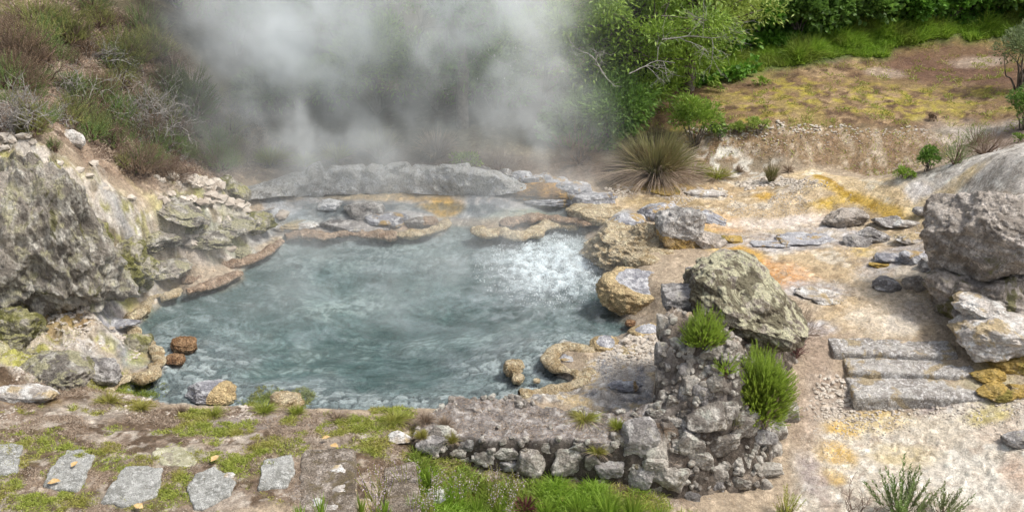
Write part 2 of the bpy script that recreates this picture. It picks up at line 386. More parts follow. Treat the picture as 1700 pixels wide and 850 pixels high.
seam([(1345,292),(1325,305),(1300,318)], .06, (.5, .42, .34)); seam([(1520,310),(1540,330),(1560,350)], .1, (.62, .6, .6), .7)
for x, y, rx, ry, c in [(1290,452,60,22,(.52,.26,.09)),(1240,445,40,16,(.5,.27,.1)),(1235,418,30,16,(.62,.36,.04)),(1200,375,40,14,(.58,.36,.16)),(1180,400,25,18,(.55,.38,.1)),
        (1110,312,60,7,(.42,.28,.08)),(1215,320,60,8,(.5,.36,.2)),(1270,325,22,7,(.55,.33,.04)),(1380,335,40,10,(.6,.4,.05)),(1300,385,30,6,(.6,.42,.1)),(1365,392,30,7,(.62,.42,.06)),
        (1440,420,20,8,(.6,.42,.08)),(1475,465,20,8,(.6,.4,.08)),(1560,330,60,14,(.66,.52,.3)),(1090,335,70,8,(.35,.26,.12))]: paint(spot(x, y, rx, ry), c, .85)
for x, y, rx, ry in [(1280,372,80,12),(1330,364,50,8)]: m = spot(x, y, rx, ry, .5); paint(m, (.60, .53, .47), .9); wet += .6 * m
m = spot(1290, 452, 60, 22); wet += .7 * m
for x, y, rx, ry in [(1330,395,95,18),(1370,485,60,16),(1300,410,60,10),(1210,400,30,10),(1500,420,60,20),(1480,450,50,14),(1350,545,40,10)]:
    m = spot(x, y, rx, ry); paint(m, (.40, .39, .41), .75); var(m, 10, .2, (.58, .56, .55), seed=13)
n = fbm(q * 9, 4, 66); paint(F_FLAT * ss(.42, .6, n), (.2, .16, .11), .6)
for x, y, rx, ry, c in [(1470,500,60,40,(.60,.5,.37)),(1450,530,60,25,(.62,.53,.41)),(1520,455,30,20,(.68,.6,.48)),(1540,520,40,25,(.5,.42,.34)),(1500,540,30,12,(.62,.56,.48))]: paint(spot(x, y, rx, ry), c, .8)
# --- path at the foot of the steps
F_PATH = lay([(1310,860),(1330,790),(1350,700),(1330,640),(1370,600),(1420,660),(1620,665),(1700,640),(1950,700),(1950,900),(1310,900)], .12)
paint(F_PATH, (.56, .50, .41)); var(F_PATH, 2, -.05, (.62, .56, .47), seed=14); var(F_PATH, 7, .1, (.40, .32, .25), seed=15, a=.7); var(F_PATH, 14, .25, (.72, .69, .62), seed=16, a=.8)
paint(lay([(1310,560),(1400,560),(1410,650),(1380,700),(1340,760),(1320,700)], .2), (.34, .26, .2), .85)
for x, y, rx, ry, c in [(1395,712,35,14,(.62,.40,.09)),(1385,752,35,22,(.60,.39,.1)),(1380,790,25,14,(.58,.4,.14)),(1470,680,55,9,(.62,.43,.13)),(1450,705,60,14,(.58,.46,.24)),(1500,760,60,20,(.6,.5,.3)),
        (1620,800,110,45,(.68,.64,.56)),(1560,720,70,22,(.6,.53,.42)),(1660,720,50,20,(.6,.5,.4)),(1690,790,30,30,(.6,.44,.33)),(1650,640,60,30,(.5,.45,.3)),(1640,690,40,14,(.5,.42,.16)),(1350,790,25,30,(.36,.3,.28)),
        (1540,675,50,8,(.34,.29,.28)),(1420,670,50,10,(.4,.32,.27)),(1665,600,50,30,(.55,.42,.2))]: paint(spot(x, y, rx, ry), c, .85)
rub += .5 * F_PATH + .35 * F_FLAT
# --- left slopes
F_HILL = lay([(-200,-40),(60,-10),(200,20),(330,130),(400,180),(480,250),(430,285),(330,300),(250,320),(130,260),(0,250),(-300,300)], .2)
paint(F_HILL, (.155, .11, .08)); var(F_HILL, 2.5, .0, (.34, .25, .18), seed=17); var(F_HILL, 5, .0, (.10, .065, .045), seed=18)
for a in [(150,180,110,45),(90,120,70,25),(60,160,60,30),(250,250,60,20),(230,120,60,20)]: paint(spot(*a), (.40, .30, .23), .7)
F_LEFT = lay([(-300,320),(130,300),(330,310),(470,370),(470,400),(400,445),(290,480),(220,540),(250,580),(255,615),(180,650),(100,650),(-300,640)], .12)
paint(F_LEFT, (.42, .36, .28)); var(F_LEFT, 2.2, -.1, (.55, .50, .44), seed=19); var(F_LEFT, 4, .1, (.30, .29, .07), seed=20, a=.8); var(F_LEFT, 6, .2, (.18, .15, .1), seed=21); var(F_LEFT, 11, .3, (.6, .56, .5), seed=22)
for x, y, rx, ry, c in [(180,500,45,22,(.55,.5,.5)),(175,535,50,16,(.24,.25,.29)),(205,515,40,12,(.26,.27,.32)),(110,540,50,22,(.42,.28,.12)),(70,560,60,18,(.35,.26,.12)),(240,440,50,20,(.30,.30,.3)),(180,460,50,25,(.42,.42,.08)),
        (290,380,60,22,(.42,.38,.16)),(310,410,40,20,(.5,.42,.37)),(400,375,50,14,(.36,.34,.28)),(370,400,50,12,(.25,.27,.2)),(220,600,30,18,(.3,.32,.34)),(200,570,30,12,(.26,.27,.3)),(170,610,60,14,(.4,.38,.36)),(30,600,50,20,(.45,.44,.1)),(240,585,20,22,(.3,.3,.07))]: paint(spot(x, y, rx, ry), c, .8)
rub += .6 * F_LEFT + .4 * F_HILL
# --- terrace behind the pool
F_TERR = lay([(430,395),(450,330),(560,318),(700,316),(860,322),(980,335),(1040,350),(1060,375),(1000,372),(900,370),(780,370),(740,376),(600,390),(480,395)], .06)
paint(F_TERR, (.24, .25, .26)); var(F_TERR, 3, .1, (.40, .39, .38), seed=23); var(F_TERR, 8, .25, (.5, .47, .44), seed=24, a=.6); wet += .45 * F_TERR
for x, y, rx, ry, c in [(680,325,90,9,(.52,.36,.16)),(730,345,35,12,(.55,.33,.06)),(600,325,60,7,(.5,.4,.25)),(900,322,60,14,(.34,.19,.05)),(690,375,40,9,(.44,.3,.24)),(640,362,40,10,(.3,.24,.2)),(890,360,50,6,(.5,.42,.12)),(840,352,60,8,(.33,.37,.33)),
        (1010,345,40,10,(.55,.42,.25)),(490,382,60,6,(.42,.35,.28)),(480,352,40,12,(.4,.42,.44)),(760,370,60,6,(.4,.36,.3))]: paint(spot(x, y, rx, ry), c, .85)
paint(lay([(330,262),(600,245),(900,262),(1000,262),(1030,290),(960,300),(860,290),(600,275),(420,300)], .1), (.17, .13, .1), .9)
# --- near bank and lower grass
F_NEAR = lay([(-400,640),(90,640),(180,650),(240,668),(400,682),(600,692),(760,690),(900,676),(1010,690),(1100,700),(1150,760),(1100,900),(-400,900)], .08)
paint(F_NEAR, (.22, .165, .12)); var(F_NEAR, 3, .05, (.36, .30, .24), seed=25); var(F_NEAR, 6, -.05, (.12, .082, .052), seed=26); var(F_NEAR, 10, .2, (.50, .44, .37), seed=27, a=.75)
for x, y, rx, ry, c in [(150,680,80,18,(.44,.39,.33)),(60,665,60,10,(.2,.13,.05)),(420,700,70,12,(.38,.33,.3)),(250,700,70,14,(.14,.095,.06)),(540,740,60,26,(.30,.25,.2)),(300,758,60,14,(.38,.36,.27)),(130,795,60,20,(.3,.22,.15)),(500,700,80,14,(.4,.35,.3)),(660,720,25,12,(.58,.5,.36)),(560,800,25,40,(.62,.56,.36)),(520,820,30,20,(.34,.3,.27))]: paint(spot(x, y, rx, ry), c, .8)
GRASSM = np.zeros(len(gx))
for a in [(50,740,70,28),(130,750,90,14),(190,655,70,9),(230,672,40,6),(320,690,45,13),(370,712,35,10),(310,712,40,9),(350,665,20,5),(400,715,25,8),(440,675,40,7),(490,675,22,7),(480,700,18,7),(200,770,60,14),(290,810,35,28),(90,835,90,14),(30,760,30,28),(400,770,50,18),(440,745,40,12),(590,705,45,14),(650,690,38,16),(620,740,40,20),(690,720,22,10),(550,715,25,10),(230,835,60,14),(740,705,16,22),(10,820,20,25),(120,810,20,10),(350,760,40,10)]:
    GRASSM = np.maximum(GRASSM, spot(*a))
LOWG = lay([(690,765),(740,760),(860,800),(1000,812),(1100,830),(1120,860),(1120,960),(760,960),(690,860)], .1)
gn = fbm(q * 8, 4, 78); GRASSM = np.clip(GRASSM * ss(-.75, .0, gn) + .0, 0, 1); GRASSM = np.maximum(GRASSM, .5 * F_NEAR * ss(.25, .6, fbm(q * 4.5, 4, 79))); GRASSM = np.maximum(GRASSM, LOWG); paint(GRASSM, (.19, .18, .06), .7)
q2 = p3(gx, gy)
# --- pool bed: pale silt and stones near the rim, dark green painted for depth, swirls for ripples and reflections
dd = sdist(POOL, gx, gy, 3.0) + .35 * fbm(q2 * 1.6, 3, 41)
inp = ss(.02, -.06, d_pool - .5 * wn)
bed = np.zeros((len(gx), 3)); bed[:] = (.38, .42, .42)
def bmix(m, c):
    global bed
    m = np.clip(m, 0, 1)[:, None]; bed = bed * (1 - m) + np.array(c) * m
deep = ss(.15, .95, -dd)
bmix(deep, (.135, .21, .20))
n = fbm(np.stack([gx * 1.3 + .6 * fbm(q2 * 1.5, 2, 3), gy * 2.4 + .6 * fbm(q2 * 1.5, 2, 4), 0 * gx], 1), 5, 42)
bmix(ss(.0, .6, n) * .65, (.46, .54, .51)); bmix(ss(.0, .5, -n) * .8, (.05, .11, .10))  # pale and dark swirls paint surface ripples and reflections into the bed colour
bmix(ss(.4, .8, -fbm(q2 * .9 + 4, 3, 43)) * .4, (.05, .09, .08))
nl = fbm(np.stack([gx * 5 + 1.2 * fbm(q2 * 3, 2, 5), gy * 9 + 1.2 * fbm(q2 * 3, 2, 6), 0 * gx], 1), 4, 44, ridged=True)
bmix(ss(.7, 1.3, nl) * .7, (.04, .09, .08))  # dark ripple lines, also painted on the bed
f1, f2, ci = worley2(gx * 10 + .5 * fbm(q2 * 3, 2, 49), gy * 13, 7); stones = ss(.0, .16, f2 - f1)
shal = 1 - ss(.35, 1.1, -dd)
frn = 1 - ss(7.5, 8.4, gy); shal = shal * (.35 + .65 * frn); bmix(shal * .6, (.28, .31, .31)); shal = np.clip(frn * (1 - ss(.35, 1.0, -dd)), 0, 1); bmix(shal * (1 - stones) * .9, (.05, .06, .065)); bmix(shal * stones * ss(.35, .95, ci) * .9, (.58, .61, .60)); bmix(shal * stones * (1 - ss(.0, .35, ci)) * .6, (.16, .17, .17))
col = col * (1 - inp[:, None]) + bed * inp[:, None]
F_SILT = lay([(1085,560),(1090,690),(1000,690),(860,672),(870,650),(940,640),(980,600),(1010,580),(1050,560)], .05); paint(F_SILT * (1 - inp), (.40, .37, .33)); rub += F_SILT
for c_, sc_, lo_, sd_ in (((.52, .40, .22), 4, .0, 45), ((.24, .24, .25), 7, .1, 46), ((.62, .6, .57), 12, .2, 47)):
    paint(F_SILT * (1 - inp) * ss(lo_, lo_ + .25, fbm(q * sc_, 4, sd_)), c_, .8)
# damp dark collar at the waterline
coll = ss(.09, .0, np.abs(d_pool - .5 * wn - .05)) * (1 - inp); shore = ss(.16, .03, d_pool - .5 * wn) * (1 - inp) * F_LEFT; paint(coll, (.17, .15, .13), .6); paint(shore * ss(-.5, .2, fbm(q * 5, 3, 48)), (.44, .33, .19), .8); wet += .5 * coll
# --- relief
n_big = fbm(q * 3.1, 4, 60); n_mid = fbm(q * 11, 4, 61); n_rid = fbm(q * 5, 4, 62, ridged=True)
f1, f2, ci = worley2(gx * 16 + .4 * n_mid, gy * 16, 8); g1, g2, ci2 = worley2(gx * 38, gy * 38, 9)
amp = np.clip(rub * (.25 + 1.1 * ss(-.45, .5, fbm(q * 1.3, 4, 59))), 0, 1.2) * (1 - .8 * far * F_FIELD)
peb = np.where(ci > .80, np.sqrt(np.clip(1 - (f1 / .48) ** 2, 0, 1)), 0) * .022
peb2 = np.where(ci2 > .72, np.sqrt(np.clip(1 - (g1 / .5) ** 2, 0, 1)), 0) * .009
out = 1 - inp
gz += out * (amp * (.022 * n_big + .010 * n_mid + .006 * n_rid) + .008 * n_mid + amp * (peb + peb2) * (1 - .7 * np.clip(wet, 0, 1)) * ss(.1, .2, d_pool))
gz += inp * (.02 * n + .02 * shal * stones)
m = F_LEFT * ss(.1, .5, d_pool); gz += m * (.15 * np.abs(fbm(q * 2.3, 5, 63)) + .025 * (fbm(q * 6, 4, 69, ridged=True) - .6) + .05 * ss(-.1, .3, fbm(q * 4.1, 3, 64)))
gz += F_HILL * .06 * fbm(q * 2.2, 4, 65)
gz = np.where(F_TERR > .5, np.maximum(gz, .06), gz)
pc = ss(.0, .3, peb / .022) * (ci > .80); paint(pc * out * amp * .8, (.5, .46, .4), .5)
tone = .5 + ci; col *= np.where((pc > .2) & (out > .5), .65 + .5 * tone, 1)[:, None]
col *= (1 + .16 * out * np.clip(fbm(q * 30, 2, 67), -1, 1) * amp)[:, None]
col = np.clip(col, .01, .8)
ny, nx = YY.shape; _gy, _gx = np.gradient(gz.reshape(ny, nx)); _sx = np.gradient(gx.reshape(ny, nx), axis=1); _sy = np.gradient(ys)[:, None]; SLOPE = np.hypot(_gx / _sx, _gy / _sy).ravel(); idx = np.arange(ny * nx).reshape(ny, nx)
Fq = np.stack([idx[:-1, :-1], idx[:-1, 1:], idx[1:, 1:], idx[1:, :-1]], -1).reshape(-1, 4)
m_ground, t = newmat('ground'); b = NB(t)
at = b.n('ShaderNodeAttribute', attribute_name='col'); wt = b.n('ShaderNodeAttribute', attribute_name='wet')
geo = b.n('ShaderNodeNewGeometry'); P = geo.outputs['Position']
n1 = b.noise(P, 26, 6, .7); n2 = b.noise(P, 90, 4, .7); n3 = b.noise(P, 9, 6, .6)
v1 = b.vor(P, 55, 'F1', 1)
sepc = b.n('ShaderNodeSeparateColor'); b.l(v1, sepc.inputs[0])
c = b.mix(1, at.outputs['Color'], b.math('MULTIPLY', b.rng(n2, .32, .7, .78, 1.18), b.math('MULTIPLY', b.rng(n1, .3, .7, .74, 1.24), b.rng(sepc.outputs[0], 0, 1, .93, 1.07))), 'MULTIPLY')
p = b.n('ShaderNodeBsdfPrincipled'); b.l(c, p.inputs['Base Color']); b.l(b.rng(wt.outputs['Fac'], 0, .8, .92, .22), p.inputs['Roughness'])
p.inputs['Specular IOR Level'].default_value = .35
vh = b.vor(P, 55, 'F1', 0)
dk = b.noise(P, 34, 6, .8, .4); c = b.mix(b.math('MULTIPLY', b.rng(dk, .55, .64), .55), c, b.mix(1, c, (.34, .28, .24), 'MULTIPLY')); dk2 = b.noise(P, 5.5, 8, .75, .5); c = b.mix(b.math('MULTIPLY', b.rng(dk2, .54, .62), .38), c, b.mix(1, c, (.42, .36, .30), 'MULTIPLY')); lt = b.noise(P, 21, 7, .8, .2); c = b.mix(b.math('MULTIPLY', b.rng(lt, .57, .66), .35), c, b.mix(.5, c, (.7, .67, .62))); b.l(c, p.inputs['Base Color'])
h = b.math('ADD', b.math('MULTIPLY', n1, 1.3), b.math('ADD', b.math('MULTIPLY', n2, .5), b.math('MULTIPLY', vh, -.2)))
b.l(b.bump(b.math('ADD', h, b.math('MULTIPLY', dk2, 2.5)), .012, b.rng(wt.outputs['Fac'], 0, .8, 1, .25)), p.inputs['Normal']); b.out(p.outputs[0])
ground = mk('ground', np.stack([gx, gy, gz], 1), Fq, m_ground, attrs={'col': col, 'wet': wet})
tag(ground, 'stony ground with pool bed, gravel path, field and bank', 'ground', kind='structure')

# ------------------------------------------------------------------ pool water
def water_patch(name, poly, z, grow_by, step, label, foam=None):
    poly = np.asarray(poly); lo = poly.min(0) - .3; hi = poly.max(0) + .3
    X, Yg = np.meshgrid(np.arange(lo[0], hi[0], step), np.arange(lo[1], hi[1], step), indexing='ij'); sh = X.shape
    X, Yg = X.ravel(), Yg.ravel(); d = sdist(poly, X, Yg, 1.0); keep = (d < grow_by).reshape(sh)
    i = np.arange(len(X)).reshape(sh); fk = (keep[:-1, :-1] & keep[1:, 1:] & keep[1:, :-1] & keep[:-1, 1:]).ravel()
    F = np.stack([i[:-1, :-1], i[1:, :-1], i[1:, 1:], i[:-1, 1:]], -1).reshape(-1, 4)[fk]
    used = np.unique(F); rem = np.full(len(X), -1); rem[used] = np.arange(len(used)); F = rem[F]; X, Yg = X[used], Yg[used]
    fo = np.zeros(len(X)); Zv = np.full(len(X), z) + .0035 * fbm(p3(X, Yg) * 5, 3, 70)
    if foam is not None:
        fo, dz = foam(X, Yg); Zv = Zv + dz
    return mk(name, np.stack([X, Yg, Zv], 1), F, m_water, attrs={'foam': fo, 'edge': ss(.05, .9, -sdist(poly, X, Yg, 2.0))})
BOIL = at_z(918, 440, 0)
def foam(X, Yg):
    qq = p3(X, Yg)
    w1 = .12 * fbm(qq * 3, 3, 71)
    dx, dy = (X - BOIL[0]), (Yg - BOIL[1])
    r = np.sqrt((dx / .78) ** 2 + (dy / .95) ** 2) + 1.4 * w1
    f = 1 - ss(.2, 1.05, r)
    r2 = np.sqrt(((dx + .12) / 1.15) ** 2 + ((dy + .3) / 1.5) ** 2) + 1.2 * w1
    g = (1 - ss(.45, 1.1, r2))
    n = fbm(qq * 9, 4, 72); n2 = fbm(qq * 26, 3, 73)
    thin = g * ss(.0, .5, n * .7 + n2 * .5)
    fo = np.clip(f * (.72 + .5 * n + .3 * n2) + .26 * g * ss(-.4, .8, n + .6 * n2), 0, 1)
    dz = f * (.035 + .05 * fbm(qq * 5, 2, 74) + .012 * n2) + g * .006 * n2
    # small flecks of froth drifting out over the pool
    return fo, dz
m_water, t = newmat('water'); b = NB(t)
geo = b.n('ShaderNodeNewGeometry'); P = geo.outputs['Position']; fa = b.n('ShaderNodeAttribute', attribute_name='foam').outputs['Fac']
Pw = b.scale(P, (1, 1.35, 1))
rip = b.math('ADD', b.noise(Pw, 5.5, 6, .62, 1.2), b.math('MULTIPLY', b.noise(Pw, 14, 4, .6, .8), .35))
nb = b.bump(rip, .10, .2)
gl = b.n('ShaderNodeBsdfGlossy'); gl.inputs['Roughness'].default_value = .12; b.l(nb, gl.inputs['Normal'])
tr = b.n('ShaderNodeBsdfTransparent'); tr.inputs[0].default_value = (.90, .95, .97, 1)
milk = b.n('ShaderNodeBsdfDiffuse'); b.l(b.mix(b.rng(b.noise(Pw, 1.1, 5, .6, 1.2), .35, .65), (.27, .345, .37), (.44, .51, .54)), milk.inputs[0])
mm = b.n('ShaderNodeMixShader'); b.l(b.math('MULTIPLY', b.rng(b.noise(Pw, 1.3, 6, .65, 1.8), .44, .70, .02, .26), b.n('ShaderNodeAttribute', attribute_name='edge').outputs['Fac']), mm.inputs[0]); b.l(tr.outputs[0], mm.inputs[1]); b.l(milk.outputs[0], mm.inputs[2])
fr = b.n('ShaderNodeFresnel'); fr.inputs[0].default_value = 1.33; b.l(nb, fr.inputs['Normal'])
m1 = b.n('ShaderNodeMixShader'); b.l(b.math('MULTIPLY', fr.outputs[0], 1.0, clamp=True), m1.inputs[0]); b.l(mm.outputs[0], m1.inputs[1]); b.l(gl.outputs[0], m1.inputs[2])
fd = b.n('ShaderNodeBsdfPrincipled'); fd.inputs['Base Color'].default_value = (.74, .84, .88, 1); fd.inputs['Roughness'].default_value = .35
b.l(b.bump(b.math('ADD', b.noise(P, 30, 5, .7), b.vor(P, 60)), .014, 1), fd.inputs['Normal'])
ff = b.math('MULTIPLY', fa, b.rng(b.noise(P, 60, 5, .8), .34, .62, .5, 1.15), clamp=True)
m2 = b.n('ShaderNodeMixShader'); b.l(ff, m2.inputs[0]); b.l(m1.outputs[0], m2.inputs[1]); b.l(fd.outputs[0], m2.inputs[2]); b.out(m2.outputs[0])
pw = water_patch('pool_water', POOL, 0, .22, .018, '', foam)
tag(pw, 'steaming blue green water boiling up white at its far right', 'water', kind='structure')
# thin water lying on the terrace behind
TP = np.array([at_z(a, b_, .15)[:2] for a, b_ in [(440,372),(452,345),(520,330),(640,324),(760,326),(860,330),(960,345),(940,358),(840,352),(760,350),(640,348),(560,362),(480,372)]])
tp = water_patch('terrace_water', TP, .163, .05, .04, ''); tag(tp, 'thin grey water lying on the terrace above the pool', 'water', kind='structure')
# flying drops and beads of froth over the spring
rs = np.random.RandomState(5)
def tetra(P0, s):
    T = np.array([[1, 1, 1], [-1, -1, 1], [-1, 1, -1], [1, -1, -1]], float) * .6
    V = (P0[:, None, :] + T[None] * s[:, None, None]).reshape(-1, 3); n = len(P0)
    F = (np.arange(n)[:, None, None] * 4 + np.array([[0, 2, 1], [0, 1, 3], [0, 3, 2], [1, 2, 3]])[None]).reshape(-1, 3); return V, F
N = 5200
rr = np.sqrt(rs.rand(N)) * .9; an = rs.rand(N) * 2 * pi
bx, by = BOIL[0] + rr * cos(0) * np.cos(an) * .95, BOIL[1] - .1 + rr * np.sin(an) * 1.0
f_, dz_ = foam(bx, by)
k = sdist(POOL, bx, by, 1.0) < -.02
k &= rs.rand(N) < (.15 + f_)
P0 = np.stack([bx, by, dz_ + rs.exponential(.025, N) * (.2 + f_)], 1)[k]
m_foam, t = newmat('froth'); b = NB(t); p = b.n('ShaderNodeBsdfPrincipled'); p.inputs['Base Color'].default_value = (.85, .9, .92, 1); p.inputs['Roughness'].default_value = .2; b.out(p.outputs[0])
V, Fm = tetra(P0, rs.uniform(.003, .008, len(P0)))
tag(mk('spray_drops', V, Fm, m_foam, smooth=True), 'white spray drops leaping where the pool boils', 'spray', kind='stuff')
# ------------------------------------------------------------------ rock builder
_ico = {}
def ico(sub):
    if sub not in _ico:
        bm = bmesh.new(); bmesh.ops.create_icosphere(bm, subdivisions=sub, radius=1)
        _ico[sub] = (np.array([v.co[:] for v in bm.verts]), np.array([[v.index for v in f.verts] for f in bm.faces])); bm.free()
    return _ico[sub]
def rock_geom(size, seed=0, sub=5, cuts=9, block=.35, rough=.12, freq=1.6, ridge=.06, fine=.02, vert=1.0, knob=0, rot=(0, 0, 0), dent=None):
    U, F = ico(sub); v = U.copy(); rs = np.random.RandomState(seed)
    b_ = v / np.abs(v).max(1)[:, None] * .82; v = v * (1 - block) + b_ * block
    for k in range(cuts):
        n = rs.normal(size=3); n /= np.linalg.norm(n); o = rs.uniform(.56, .86); e = v @ n - o
        v = v - np.maximum(e, 0)[:, None] * n * .93
    P = v * np.array([1, 1, vert]) * freq + seed * 3.17
    d = rough * fbm(P, 4, seed) + ridge * (fbm(P * 1.9, 4, seed + 7, ridged=True) - .6) + fine * fbm(P * 7, 3, seed + 9)
    if knob:
        f1, f2, _ = worley(P * 3.2, seed + 3); d = d + knob * (np.sqrt(np.clip(1 - f1 ** 2, 0, 1)) - .6)
        f1, f2, _ = worley(P * 8, seed + 4); d = d + knob * .35 * (np.sqrt(np.clip(1 - f1 ** 2, 0, 1)) - .6)
    v = v + U * d[:, None]
    if dent is not None: v = dent(v, U)
    v = v * np.array(size) / 2
    return v @ rotm(*rot).T, F, U
ROCKS = []
def rock(name, px, py, wpx, dr, hr, mat, label, cat='rock', group=None, seed=0, sub=5, sink=.35, lift=None, crust=None, parent=None, at=None, **kw):
    """px, py: middle of the rock in the photo; wpx its width there; dr, hr depth and height per width"""
    g = G(px, py) if at is None else np.array(at)
    k = ppm(g); w_ = wpx / k
    if at is None: g = G(px, py, lift=w_ * hr * (.5 - sink) if lift is None else lift)
    V, F, U = rock_geom((w_, w_ * dr, w_ * hr), seed, sub, **kw)
    V = V + g
    attrs = {'crust': crust(U, V - g) if crust else np.zeros(len(V))}
    o = mk(name, V, F, mat, parent, origin=(g[0], g[1], g[2] - w_ * hr * .45), attrs=attrs)
    if label: tag(o, label, cat, group)
    return o
def mat_crusted(name, dark, mid, light, c1, c2, sc=8, bump=.02, lichen=None):
    m = mat_rock(name, dark, mid, light, sc, bump=bump, lichen=lichen); t = m.node_tree; b = NB(t)
    pr = next(n for n in t.nodes if n.type == 'BSDF_PRINCIPLED'); base = pr.inputs['Base Color'].links[0].from_socket; nrm = pr.inputs['Normal'].links[0].from_socket
    geo = b.n('ShaderNodeNewGeometry'); P = geo.outputs['Position']; a = b.n('ShaderNodeAttribute', attribute_name='crust').outputs['Fac']
    n = b.noise(P, 9, 6, .7, .4); v = b.vor(P, 70, 'F1'); f = b.noise(P, 60, 4, .7)
    cc = b.mix(b.rng(n, .38, .62), c1, c2); cc = b.mix(1, cc, b.rng(v, .1, .8, 1.2, .75), 'MULTIPLY')
    cc = b.mix(b.math('MULTIPLY', b.rng(b.noise(P, 24, 4), .55, .66), .6), cc, tuple(min(1, q * 1.6) for q in c2))
    fac = b.rng(b.math('ADD', a, b.math('MULTIPLY', b.math('SUBTRACT', n, .5), .8)), .42, .58)
    b.l(b.mix(fac, base, cc), pr.inputs['Base Color'])
    b.l(b.bump(b.math('MULTIPLY', b.math('ADD', b.math('MULTIPLY', v, -1), f), fac), .012, 1, nrm), pr.inputs['Normal'])
    return m
TAN1, TAN2 = (.43, .315, .17), (.68, .57, .39)
M_cliff = mat_rock('cliff_rock', (.19, .17, .145), (.43, .385, .33), (.66, .61, .54), 5, lichen=((.56, .53, .33), .55), moss=((.27, .26, .09), .4), bump=.05, stretch=(1.15, 1.15, .8), crack=.5)
M_mossy = mat_rock('mossy_rock', (.14, .13, .09), (.36, .33, .25), (.54, .50, .43), 6, lichen=((.48, .46, .20), .6), moss=((.24, .24, .05), .6), bump=.04)
M_grey = mat_rock('grey_rock', (.15, .14, .135), (.31, .29, .275), (.50, .48, .46), 7, bump=.02, lichen=((.5, .47, .38), .25))
M_bluegrey = mat_rock('wet_grey_rock', (.17, .17, .19), (.33, .33, .35), (.52, .52, .53), 8, bump=.014, rough=.5, stain=((.45, .30, .10), .3, 6))
M_wall = mat_rock('wall_stone', (.17, .15, .13), (.33, .30, .26), (.52, .49, .44), 7, bump=.018, lichen=((.52, .52, .45), .4), moss=((.25, .2, .12), .35))
M_brown = mat_rock('brown_grey_boulder', (.26, .225, .19), (.46, .405, .35), (.62, .56, .50), 6, bump=.035, crack=.9, moss=((.25, .24, .06), .25))
M_lich = mat_rock('lichened_boulder', (.17, .14, .115), (.33, .29, .24), (.50, .45, .38), 8, lichen=((.74, .71, .48), .7), moss=((.20, .165, .10), .7), stretch=(1, 1, .8), bump=.03)
M_pale = mat_rock('pale_sinter_rock', (.30, .27, .24), (.50, .46, .42), (.66, .63, .60), 6, bump=.016, stain=((.52, .40, .22), .3, 4))
M_ochre = mat_rock('ochre_rock', (.28, .21, .12), (.46, .36, .22), (.60, .53, .42), 6, bump=.02, stain=((.50, .34, .08), .9, 5), moss=((.3, .27, .06), .4))
M_white = mat_rock('white_grey_wall', (.40, .39, .37), (.58, .57, .54), (.72, .70, .67), 7, bump=.04, moss=((.25, .23, .20), .35))
M_whiter = mat_rock('white_stone', (.5, .5, .49), (.66, .66, .65), (.78, .78, .77), 8, bump=.012, moss=((.3, .28, .24), .15))
M_tan = mat_crusted('tan_crust', (.2, .18, .16), (.36, .33, .3), (.5, .47, .45), TAN1, TAN2)
M_tanpink = mat_crusted('pinkish_crust', (.2, .18, .16), (.36, .33, .3), (.5, .47, .45), (.28, .18, .11), (.48, .36, .26))
M_tangrey = mat_crusted('grey_rock_with_crust', (.2, .2, .22), (.36, .36, .38), (.52, .52, .53), TAN1, (.64, .50, .28), 8, .014)
M_tanlichen = mat_crusted('lichened_grey_rock_with_crust', (.16, .15, .14), (.34, .32, .30), (.55, .53, .5), TAN1, (.5, .33, .10), 6, .025)
M_redcrust = mat_crusted('rusty_crust', (.2, .18, .16), (.36, .33, .3), (.5, .47, .45), (.24, .125, .055), (.42, .27, .15))
M_step = mat_rock('step_stone', (.24, .22, .20), (.40, .38, .35), (.60, .58, .56), 16, bump=.01, stain=((.45, .36, .22), .35, 5), speck=1.0)
M_slab = mat_rock('stepping_stone', (.22, .22, .20), (.34, .34, .32), (.46, .46, .44), 20, bump=.008, moss=((.25, .22, .14), .25), speck=.9)
M_conc = mat_rock('old_concrete', (.12, .095, .07), (.21, .175, .14), (.33, .29, .25), 9, bump=.014, moss=((.24, .19, .10), .5), speck=.9)
one = lambda U, V: np.ones(len(U))
def flare(v, U):
    s_ = (1 - .38 * v[:, 2])[:, None]; return v * np.concatenate([s_, s_, np.ones_like(s_)], 1)
# ------------------------------------------------------------------ the rocky outcrop on the left
rock('rock_outcrop', 20, 400, 330, .7, .95, M_cliff, 'tall craggy grey rock outcrop streaked with moss at the left edge', 'rock outcrop', seed=3, sub=7, rough=.16, ridge=.09, fine=.03, freq=1.5, vert=.7, cuts=9, at=at_y(25, 390, 7.75), rot=(0, .25, -.35), dent=flare)
rock('rock', 205, 435, 120, .9, .6, M_mossy, 'yellow green mossy rock at the right foot of the craggy outcrop', seed=4, sub=6, rough=.16, ridge=.1, knob=.06)
rock('rock', 150, 410, 90, .8, .9, M_mossy, 'dark mossy ledge between the craggy outcrop and the yellow green rock', seed=14, sub=6, rough=.16, ridge=.1)
rock('rock', 275, 338, 190, .5, .11, M_cliff, 'long low lichened rock hump running down towards the terrace behind the pool', seed=5, sub=6, rough=.15, ridge=.12, rot=(0, .25, -.3), sink=.75, dent=flare)
rock('rock', 325, 398, 130, .5, .14, M_cliff, 'broad pinkish grey rock above the crusted left shore', seed=6, sub=6, rough=.15, ridge=.1, sink=.75)
rock('rock', 420, 372, 90, .7, .35, M_mossy, 'low dark green rock at the back left corner of the pool', seed=7, sub=5, ridge=.1, sink=.45)
rock('rock', 25, 560, 110, .7, .8, M_mossy, 'dark moss clad rock at the left edge under the craggy outcrop', seed=8, sub=6, rough=.15, ridge=.1)
